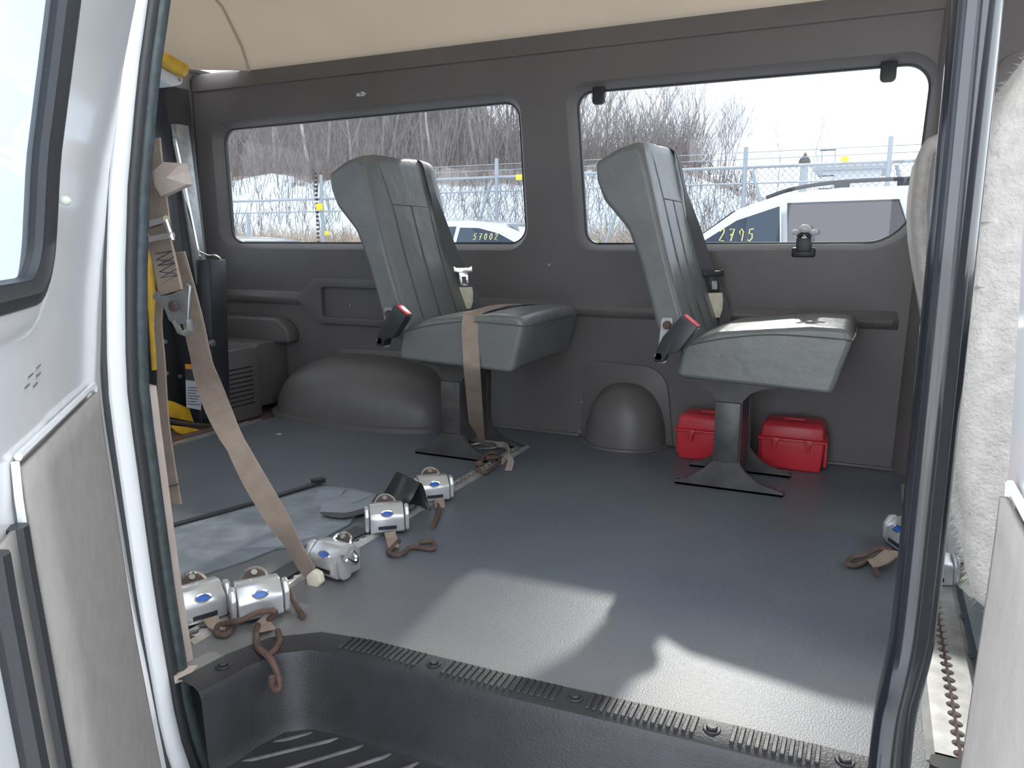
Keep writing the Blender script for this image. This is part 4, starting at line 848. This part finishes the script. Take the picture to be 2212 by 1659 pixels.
# small things beside the front track
tag(obj('white_plate', MB().add([tuple(onz(2040, 1105, .03)), tuple(onz(2052, 1100, .05)), tuple(onz(2085, 1200, .05)), tuple(onz(2083, 1212, .002)), tuple(onz(2050, 1222, .002))], [(0, 1, 2, 3, 4)]), M_WPLAST, smooth=False, solid=.006), 'white plastic plate leaning beside the front floor track', 'plate')
tag(obj('seat_riser', MB().box(.235, .30, 1.74, 2.0, 0, .13), M_BLACK, bevel=.01), 'black seat riser box on the floor behind the plush front seat', 'riser')
tag(obj('ivory_flap', MB().add([tuple(onz(2070, 1225, .02)), tuple(onz(2085, 1215, .02)), tuple(onz(2106, 1292, .003)), tuple(onz(2092, 1288, .003)), tuple(onz(2066, 1262, .003))], [(0, 1, 2, 3, 4)]), M_IVORY, smooth=False, solid=.004), 'ivory plastic flap on the floor plate under the plush seat', 'flap')
# ================================================================== OUTSIDE
M_GROUND = mat('salted_snowy_gravel', (0.46, 0.45, 0.44), 0.85, col2=(0.74, 0.75, 0.77), scale=0.8, bump=0.3, bscale=8)
M_BARK = mat('grey_brown_bark', (0.32, 0.295, 0.29), 0.9, noise=0.2, scale=3)
M_BARKP = mat('pale_birch_bark', (0.55, 0.51, 0.48), 0.9, noise=0.15, scale=3)
M_STRAW = mat('dry_straw_brush', (0.50, 0.40, 0.30), 0.9, noise=0.2, scale=2)
M_TWIG = mat('dark_twigs', (0.20, 0.16, 0.14), 0.9)
M_FENCE = mat('galvanised_fence', (0.40, 0.44, 0.48), 0.5, metal=0.3)
M_CARW = mat('white_car_paint', (0.80, 0.83, 0.87), 0.12, coat=0.6)
M_CARGL = mat('dark_car_glass', (0.045, 0.065, 0.095), 0.10, spec=0.25)
M_CARG2 = mat('smoky_car_glass', (0.13, 0.115, 0.125), 0.12, spec=0.25)
M_CHALK = mat('yellow_chalk', (0.72, 0.66, 0.30), 0.8)
M_SIGN = mat('yellow_sign', (0.85, 0.72, 0.05), 0.6)
M_CBLACK = mat('car_black_trim', (0.04, 0.04, 0.045), 0.5)
def snow_mat():
    m = bpy.data.materials.new('patchy_snow_bank'); m.use_nodes = True; nt = m.node_tree; b = nt.nodes['Principled BSDF']; L = nt.links.new
    g = nt.nodes.new('ShaderNodeNewGeometry'); tc = nt.nodes.new('ShaderNodeTexCoord')
    n = nt.nodes.new('ShaderNodeTexNoise'); n.inputs['Scale'].default_value = 1.1; n.inputs['Detail'].default_value = 9; n.inputs['Roughness'].default_value = .7
    n2 = nt.nodes.new('ShaderNodeTexNoise'); n2.inputs['Scale'].default_value = .35; n2.inputs['Detail'].default_value = 4
    sp = nt.nodes.new('ShaderNodeSeparateXYZ'); at = nt.nodes.new('ShaderNodeAttribute'); at.attribute_name = 'snow'
    ad = nt.nodes.new('ShaderNodeMath'); ad.operation = 'ADD'; cr = nt.nodes.new('ShaderNodeValToRGB')
    cr.color_ramp.elements[0].position = .46; cr.color_ramp.elements[1].position = .54; cr.color_ramp.elements[0].color = (0, 0, 0, 1)
    c1 = nt.nodes.new('ShaderNodeValToRGB'); c1.color_ramp.elements[0].color = (.24, .19, .17, 1); c1.color_ramp.elements[1].color = (.40, .34, .31, 1)
    mx = nt.nodes.new('ShaderNodeMixRGB'); mx.inputs[2].default_value = (.80, .84, .90, 1)
    L(tc.outputs['Object'], n.inputs['Vector']); L(tc.outputs['Object'], n2.inputs['Vector']); L(n2.outputs[0], c1.inputs[0])
    sb_ = nt.nodes.new('ShaderNodeMath'); sb_.operation = 'MULTIPLY_ADD'; sb_.inputs[1].default_value = .55; 
    L(n.outputs[0], sb_.inputs[0]); L(at.outputs['Fac'], sb_.inputs[2]); L(sb_.outputs[0], cr.inputs[0])
    L(cr.outputs[0], mx.inputs[0]); L(c1.outputs[0], mx.inputs[1]); L(mx.outputs[0], b.inputs['Base Color']); b.inputs['Roughness'].default_value = .85
    return m
M_SNOW = snow_mat()
g_ = struct('ground', MB().add([(-150, -90, GZ), (150, -90, GZ), (150, 150, GZ), (-150, 150, GZ)], [(0, 1, 2, 3)]), M_GROUND, smooth=False); g_['label'] = 'grey gravel lot around the van'
sstep = lambda a, b, x: (lambda t: t * t * (3 - 2 * t))(max(0, min(1, (x - a) / (b - a))))
def terr(x, y):
    fall = sstep(5, -9, x); k = .5 * math.sin(x * .7) + .4 * math.sin(x * 1.9 + 1)
    bank = (3.6 + .35 * k) * sstep(19.5 + .6 * k, 27 + .8 * math.sin(x * .35), y) * (.06 + .94 * fall)
    f2 = sstep(.40, .66, -x / max(y, 1)); up = .62 * max(0, y - 30) * f2; return GZ - .05 + .35 * sstep(14, 19, y) * fall + bank + min(up, 15)
tb = MB(); XS = [-75 + 1.0 * k for k in range(126)]; YS_ = [13.6 + .5 * k for k in range(36)] + [32 + 2.0 * k for k in range(22)]
rnd = random.Random(11); tb.grid(lambda x, y: (x, y, terr(x, y) + (rnd.uniform(-.10, .10) if y > 15 else 0)), XS, YS_)
hill = struct('hillside', tb, M_SNOW, ang=180); hill['label'] = 'snowy bank below a wooded brown hillside beyond the fence'
at_ = hill.data.attributes.new('snow', 'FLOAT', 'POINT')
for i, v in enumerate(hill.data.vertices):
    y = v.co.y; s_ = .03 + .30 * sstep(17.6, 20.5, y) * (1 - sstep(25.0, 26.6, y)) + .20 * sstep(29, 29.6, y) * (1 - sstep(30.2, 30.8, y)); 
    s_ *= (.6 + .4 * sstep(4, -6, v.co.x)); at_.data[i].value = s_ + .10 * sstep(31, 40, y) * .3
# trees
def tree_mesh(seed, h, mtl, dens=1.0):
    rn = random.Random(seed); mb = MB()
    def br(p, d, ln, r, lv):
        n_ = 3; pts = [p]; q = p.copy(); dd = d.copy()
        for k in range(n_):
            dd = (dd + Vector((rn.uniform(-.16, .16), rn.uniform(-.16, .16), rn.uniform(-.02, .12)))).normalized(); q = q + dd * (ln / n_); pts.append(q.copy())
        mb.tube(pts, [r, r * .75, r * .5, r * .22], 3, False)
        if lv <= 0: return
        for k in range(int((7 if lv == 2 else 6) * dens)):
            t_ = rn.uniform(.22, 1.0); i_ = min(2, int(t_ * 3)); o_ = pts[i_].lerp(pts[i_ + 1], t_ * 3 - i_)
            a_ = rn.uniform(0, 2 * math.pi); sp = rn.uniform(.35, .85)
            nd = (dd * .9 + Vector((math.cos(a_) * sp, math.sin(a_) * sp, rn.uniform(0, .3)))).normalized(); br(o_, nd, ln * rn.uniform(.35, .55), max(.006, r * .42), lv - 1)
    st_ = rn.choice((1, 1, 2))
    for k in range(st_): br(Vector((rn.uniform(-.1, .1), 0, -.2)), Vector((rn.uniform(-.15, .15) * st_, rn.uniform(-.1, .1), 1)).normalized(), h * rn.uniform(.8, 1.0), .055 * h / 6, 3 if k == 0 else 2)
    me = bpy.data.meshes.new('tree'); me.from_pydata(mb.v, [], mb.f); me.materials.append(mtl); return me
TM = [tree_mesh(20 + k, 7, M_BARK) for k in range(4)] + [tree_mesh(40, 7.5, M_BARKP, .8), tree_mesh(41, 6.5, M_BARKP, .8)]
rnd = random.Random(2); nt_ = 0
kinds = ['grey-brown bare tree with fine twigs on the hillside beyond the fence', 'pale-barked bare tree on the hillside beyond the fence']
spots = []
while len(spots) < 170:
    y = rnd.uniform(28.5, 50); ang_ = R(rnd.uniform(9, 49)); x = -y * math.tan(ang_)
    if x > -4 and rnd.random() < .5: continue
    spots.append((x, y))
spots += [(rnd.uniform(-5, .5), rnd.uniform(28, 33)) for _ in range(6)]
for x, y in spots:
    k = rnd.randrange(6) if rnd.random() < .9 else 0
    o = bpy.data.objects.new('bare_tree', TM[k]); COL.objects.link(o); o.location = (x, y, terr(x, y) - .1); th_ = math.degrees(math.atan2(-x, y)); sc_ = rnd.uniform(.8, 1.15) * lerp_tab([(0, .30), (9, .36), (15, .50), (20, .72), (23, .95), (27, 1.25)], th_)
    o.scale = (sc_, sc_, sc_ * rnd.uniform(.9, 1.15)); o.rotation_euler = (0, 0, rnd.uniform(0, 6.28)); tag(o, kinds[k >= 4], 'tree', 'bare trees on the hillside' if k < 4 else 'pale bare trees on the hillside')
# brush at the foot of the bank and twigs on the snow
def brush(n, x0, x1, y0, y1, h0, h1, r, seed, dens=None):
    rn = random.Random(seed); mb = MB()
    for k in range(n):
        y = rn.uniform(y0, y1); x = rn.uniform(x0, x1) if dens is None else dens(rn, y); h = rn.uniform(h0, h1); z = terr(x, y) - .05 if y > 13.6 else GZ
        p = Vector((x, y, z)); d = Vector((rn.uniform(-.35, .35), rn.uniform(-.3, .3), 1)).normalized(); m_ = p + d * h * .6; e = m_ + (d + Vector((rn.uniform(-.5, .5), rn.uniform(-.3, .3), -.1))) * h * .4
        mb.tube([p, m_, e], [r, r * .8, r * .3], 3, False)
        for q in range(2):
            o_ = p.lerp(m_, rn.uniform(.4, 1)); mb.tube([o_, o_ + Vector((rn.uniform(-.5, .5), rn.uniform(-.3, .3), rn.uniform(.2, .6))).normalized() * h * .35], [r * .6, r * .2], 3, False)
    return mb
bdir = lambda rn, y: -y * math.tan(R(rn.uniform(8, 49)))
tag(obj('dry_brush', brush(9000, 0, 0, 14.2, 20.5, .5, 1.7, .012, 3, bdir), M_STRAW, smooth=False), 'tan dry brush thicket at the foot of the snowy bank', 'brush', kind='stuff')
tag(obj('bank_twigs', brush(2600, 0, 0, 19, 27, .3, 1.3, .012, 4, bdir), M_TWIG, smooth=False), 'thin dark saplings and twigs poking through the snow bank', 'brush', kind='stuff')
tag(obj('hill_underbrush', brush(5000, 0, 0, 28.5, 46, 1.2, 3.5, .018, 6, lambda rn, y: -y * math.tan(R(rn.uniform(12, 49)))), M_BARK, smooth=False), 'grey-brown bare undergrowth filling the wood on the hillside', 'brush', kind='stuff')
# ---- fences
FY = 12.6
def fence(label, x0, x1, ztop, zmid, posts, mesh=True, braces=(), wires=()):
    t = thing('chain_link_fence', label, 'fence', ((x0 + x1) / 2, FY, GZ), world=True)
    obj('top_rail', MB().tube([(x0, FY, ztop), (x1, FY, ztop)], .024, 8), M_FENCE, t)
    obj('mid_rail', MB().tube([(x0, FY, zmid), (x1, FY, zmid)], .013, 8), M_FENCE, t)
    for x, zt in posts: obj('post', MB().tube([(x, FY, GZ), (x, FY, zt)], .034, 10), M_FENCE, t)
    for xa, xb in braces: obj('brace', MB().tube([(xa, FY, ztop - .05), (xb, FY, GZ)], .026, 8), M_FENCE, t)
    for z_ in wires: obj('wire', MB().tube([(x0, FY, z_), (x1, FY, z_)], .006, 4), M_FENCE, t)
    if mesh:
        mb = MB(); H_ = ztop - GZ; p_ = .10
        for k in range(int((x1 - x0 + H_) / p_)):
            xa = x0 - H_ + k * p_
            for s_ in (1, -1):
                a_, b_ = (xa, GZ), (xa + H_, ztop)
                if s_ < 0: a_, b_ = (xa, ztop), (xa + H_, GZ)
                t0 = max(0, (x0 - a_[0]) / H_); t1 = min(1, (x1 - a_[0]) / H_)
                if t1 > t0: mb.tube([(a_[0] + (b_[0] - a_[0]) * t0, FY, a_[1] + (b_[1] - a_[1]) * t0), (a_[0] + (b_[0] - a_[0]) * t1, FY, a_[1] + (b_[1] - a_[1]) * t1)], .0045, 3, False)
        obj('chain_link_mesh', mb, M_FENCE, t, smooth=False, kind='stuff')
    return t
zr = ony(1500, 366, FY).z; zm = ony(1500, 400, FY).z
px2x = lambda px, y_=450: ony(px, y_, FY).x
f1_ = fence('tall galvanised chain link fence with diagonal braces behind the silver-white SUV', px2x(880), 6.0, zr, zm, [(px2x(1073), zr + .32), (px2x(1245), zr), (px2x(1605), zr + .30), (px2x(1912), zr + .35), (4.5, zr + .3)], True, [(px2x(1605) + .1, px2x(1605) + .9), (px2x(1073) - .1, px2x(1073) - .9), (px2x(1430), px2x(1560)), (px2x(1360, 400), px2x(1255, 520)), (px2x(1912) + .1, px2x(1912) + .8)], [zr + .12, zr + .22])
zl = ony(690, 430, FY).z; zl2 = ony(690, 457, FY).z
f2_ = fence('lower galvanised wire fence with insulator posts below the snowy bank', -16.5, px2x(880), zl, zl2, [(px2x(500), ony(495, 372, FY).z), (px2x(534), zl2), (px2x(696), ony(690, 378, FY).z), (px2x(690) + 2.8, zl)], False)
for px, pt in ((492, 372), (688, 378)):
    xx = px2x(px); z0 = ony(px, 525, FY).z; z1 = ony(px, pt, FY).z
    for k in range(17): obj('insulator', MB().tube([(xx, FY - .05, z0 + (z1 - z0) * k / 16), (xx, FY - .05, z0 + (z1 - z0) * k / 16 + .045)], .030, 6), M_CBLACK, f2_)
for px, py, sw, lab_ in ((690, 447, .16, 'upper yellow warning sign on the insulator post'), (706, 504, .10, 'lower small yellow tag near the insulator post'), (1121, 383, .12, 'yellow tag on the tall fence rail by window pillar'), (1825, 343, .10, 'yellow tag above the tall fence behind the roof rack')):
    c = ony(px, py, FY - .08); sg = MB().box(c.x - sw / 2, c.x + sw / 2, FY - .09, FY - .07, c.z - sw * .4, c.z + sw * .4)
    if py == 343: sg.tube([(c.x, FY - .07, c.z), (c.x, FY - .02, zr)], .01, 5)
    else: sg.tube([(c.x, FY - .075, c.z), (c.x, FY + .01, c.z)], .012, 5)
    tag(obj('warning_sign', sg, M_SIGN, bevel=.005), lab_, 'sign')
# lamp on a post, far white shed, ladder frame
c = ony(1735, 400, 15); lpz = ony(1735, 350, 15).z
lamp = thing('yard_lamp', 'dark globe yard lamp on a pale post beyond the fence', 'lamp', (c.x, 15, terr(c.x, 15) - .05), world=True)
obj('post', MB().tube([(c.x, 15, GZ), (c.x, 15, lpz - .05)], [.09, .07], 10), M_FENCE, lamp); obj('globe', MB().ball((c.x, 15, lpz), .10, .10, .10), M_CBLACK, lamp)
obj('finial', MB().tube([(c.x, 15, lpz + .08), (c.x, 15, lpz + .16)], [.05, .01], 8), M_CBLACK, lamp)
c0 = ony(1775, 400, 20); c1_ = ony(1905, 365, 20)
shd = thing('white_shed', 'low white shed with mesh side far behind the fence', 'shed', ((c0.x + c1_.x) / 2, 20.6, terr(c0.x, 20)), world=True)
obj('wall', MB().box(c0.x, c1_.x, 20, 22, GZ - .1, c1_.z), M_CARW, shd, smooth=False); obj('roof', MB().box(c0.x - .2, c1_.x + .2, 19.8, 22.2, c1_.z, c1_.z + .09), M_FENCE, shd, smooth=False)
c = ony(1786, 390, 16.5); lad = thing('steel_ladder', 'thin steel ladder mast standing beyond the fence', 'ladder', (c.x, 16.5, GZ), world=True)
zt = ony(1786, 322, 16.5).z; obj('stile', MB().tube([(c.x - .12, 16.5, GZ), (c.x - .12, 16.5, zt)], .012, 5).tube([(c.x + .12, 16.5, GZ), (c.x + .12, 16.5, zt)], .012, 5), M_FENCE, lad)
for k in range(12): obj('rung', MB().tube([(c.x - .16, 16.5, zt - .02 - .24 * k), (c.x + .12, 16.5, zt - .02 - .24 * k)], .014, 5), M_CBLACK, lad)
# ---- parked cars.  Built nose towards +x, z from the ground, near side at y = -w
def car(name, label, loc, flip, prof, wfun, glass_side, glass_m, wheels, length_shift=0, sill=.3):
    t = thing(name, label, 'car', loc, math.pi if flip else 0)
    n = len(prof); L_ = [(x, -wfun(z), z) for x, z in prof]; R_ = [(x, wfun(z), z) for x, z in prof]
    M1 = [(x, -wfun(z) * .5, z + (.02 if z > .6 else 0)) for x, z in prof]; M2 = [(x, wfun(z) * .5, z + (.02 if z > .6 else 0)) for x, z in prof]
    obj('body', MB().loft([L_, M1, M2, R_], True, True, True), M_CARW, t, ang=35)
    for s_ in (-1, 1):
        for i, (pg, gm) in enumerate(glass_side):
            pn = [(x, s_ * (wfun(z) + .014), z) for x, z in pg]; fr2 = [(x, s_ * (wfun(z) + .006), z) for x, z in grow(pg, .022)]
            f_ = obj('window_trim', MB().add(fr2, [tuple(range(len(fr2)))]), M_CBLACK if i else M_CHROME, t, smooth=False)
            obj('side_window', MB().add(pn, [tuple(range(len(pn)))]), gm, t, smooth=False)
    for wx in wheels:
        for s_ in (-1, 1):
            w_ = obj('wheel', MB().tube([(wx, s_ * (wfun(.3) - .16), .33), (wx, s_ * (wfun(.3) + .01), .33)], .33, 24), M_CBLACK, t, bevel=.03); obj('hub', MB().tube([(wx, s_ * (wfun(.3)), .33), (wx, s_ * (wfun(.3) + .02), .33)], .20, 20), M_FENCE, w_)
    return t
# SUV (its nose points to -x: built flipped)
SP = [(-2.35, .35), (-2.42, .70), (-2.38, 1.05), (-2.22, 1.30), (-2.05, 1.62), (-1.90, 1.70), (-1.2, 1.745), (-.4, 1.74), (.15, 1.69), (.55, 1.55), (1.10, 1.14), (1.30, 1.05), (2.10, .95), (2.35, .75), (2.38, .35)]
sw_ = lambda z: .95 if z < 1.05 else .95 - (z - 1.05) * .30
SG = [([(.10, 1.08), (1.02, 1.08), (.93, 1.19), (.55, 1.44), (.15, 1.575)], M_CARGL), ([(-1.10, 1.08), (.02, 1.08), (.07, 1.585), (-.90, 1.60)], M_CARG2), ([(-1.95, 1.24), (-1.35, 1.16), (-1.26, 1.50), (-1.80, 1.52)], M_CARG2)]
SX = ony(1535, 520, 8.05).x + 0.76
suv = car('parked_suv', 'silver-white SUV with dark roof rails parked outside the second window', (SX + .02, 9.0, GZ), True, SP, sw_, SG, M_CARGL, (1.45, -1.4))
rl = MB()
for s_ in (-1, 1):
    q_ = MB().tube(smooth_path([(.30, s_ * .66, 1.665), (.05, s_ * .66, 1.745), (-.4, s_ * .66, 1.80), (-1.2, s_ * .66, 1.81), (-1.85, s_ * .66, 1.785), (-1.98, s_ * .66, 1.70)], 5), .022, 6); obj('roof_rail', q_, M_CBLACK, suv)
    for x_ in (-.4, -.95, -1.5): obj('rail_foot', MB().box(x_ - .07, x_ + .07, s_ * .66 - .02, s_ * .66 + .02, 1.70, 1.80), M_CBLACK, suv)
    obj('side_mirror', MB().ball((.85, s_ * 1.06, 1.10), .07, .10, .07), M_CARW, suv)
obj('windscreen', MB().add([(.60, -.70, 1.545), (.60, .70, 1.545), (1.12, .80, 1.15), (1.12, -.80, 1.15)], [(0, 1, 2, 3)]), M_CARGL, suv, smooth=False)
def chalk(root, strokes, fn, r=.008):
    mb = MB()
    for st_ in strokes: mb.tube([fn(a_, b_) for a_, b_ in st_], r, 5)
    obj('chalk_number', mb, M_CHALK, root, label='yellow hand-chalked number on the side window')
DG = {'2': [[(0, .8), (.2, 1), (.5, .95), (.5, .7), (0, .05), (.6, 0)]], '7': [[(0, .95), (.6, 1), (.25, 0)], [(.1, .5), (.55, .55)]], '5': [[(.6, 1), (.1, .95), (.05, .6), (.45, .6), (.5, .25), (.2, 0), (-.05, .1)]], '0': [[(.3, 1), (.05, .6), (.1, .15), (.35, 0), (.55, .4), (.5, .85), (.3, 1)]], '9': [[(.55, .75), (.3, 1), (.05, .75), (.25, .5), (.55, .75), (.45, 0)]], '4': [[(.4, 1), (0, .4), (.6, .4)], [(.45, .7), (.4, 0)]]}
def number(txt, w, h): return [[(i * w * 1.25 + a_ * w, b_ * h) for a_, b_ in st_] for i, ch in enumerate(txt) for st_ in DG[ch]]
suv['_world'] = 0
# on the flipped SUV the near side is local +y and text runs towards local -x
chalk(suv, number('2795', .075, .12), lambda a_, b_: (.70 - a_, sw_(1.235 + b_) + .020, 1.235 + b_), .008)
# sedan, nose to +x
CP = [(-2.3, .35), (-2.36, .75), (-2.25, 1.02), (-1.75, 1.06), (-1.15, 1.36), (-.75, 1.455), (-.1, 1.475), (.35, 1.42), (.75, 1.25), (1.22, .98), (1.6, .92), (2.2, .78), (2.32, .6), (2.34, .35)]
cw_ = lambda z: .90 if z < .95 else .90 - (z - .95) * .42
CG = [([(-.28, .99), (.88, .99), (.72, 1.12), (.36, 1.29), (.05, 1.365), (-.24, 1.375)], M_CARGL), ([(-1.35, 1.0), (-.36, .99), (-.32, 1.375), (-.72, 1.36), (-1.08, 1.24)], M_CARGL)]
bx_ = ony(978, 520, 10.2).x
sed = car('parked_sedan', 'white sedan with a chalked number parked behind the first seat', (bx_ + .30, 11.1, GZ), False, CP, cw_, CG, M_CARGL, (1.4, -1.4))
obj('side_mirror', MB().ball((.72, -.97, .99), .10, .09, .065), M_CARW, sed)
obj('windscreen', MB().add([(.40, -.60, 1.425), (.40, .60, 1.425), (1.20, .74, 1.01), (1.20, -.74, 1.01)], [(0, 1, 2, 3)]), M_CARGL, sed, smooth=False)
chalk(sed, number('57002', .064, .088), lambda a_, b_: (.0 + a_, -(cw_(1.20 + b_) + .020), 1.20 + b_), .007)
sed.scale = (1.1, 1.0, 1.05)
s3 = copy_tree(sed); s3.location = (ony(470, 520, 8.2).x - .3, 9.2, GZ); s3.scale = (1, 1, .875)
for ch in list(s3.children):
    if ch.name.startswith('chalk'): bpy.data.objects.remove(ch)
s3['label'] = 'low white car whose roof just shows at the rear window corner'
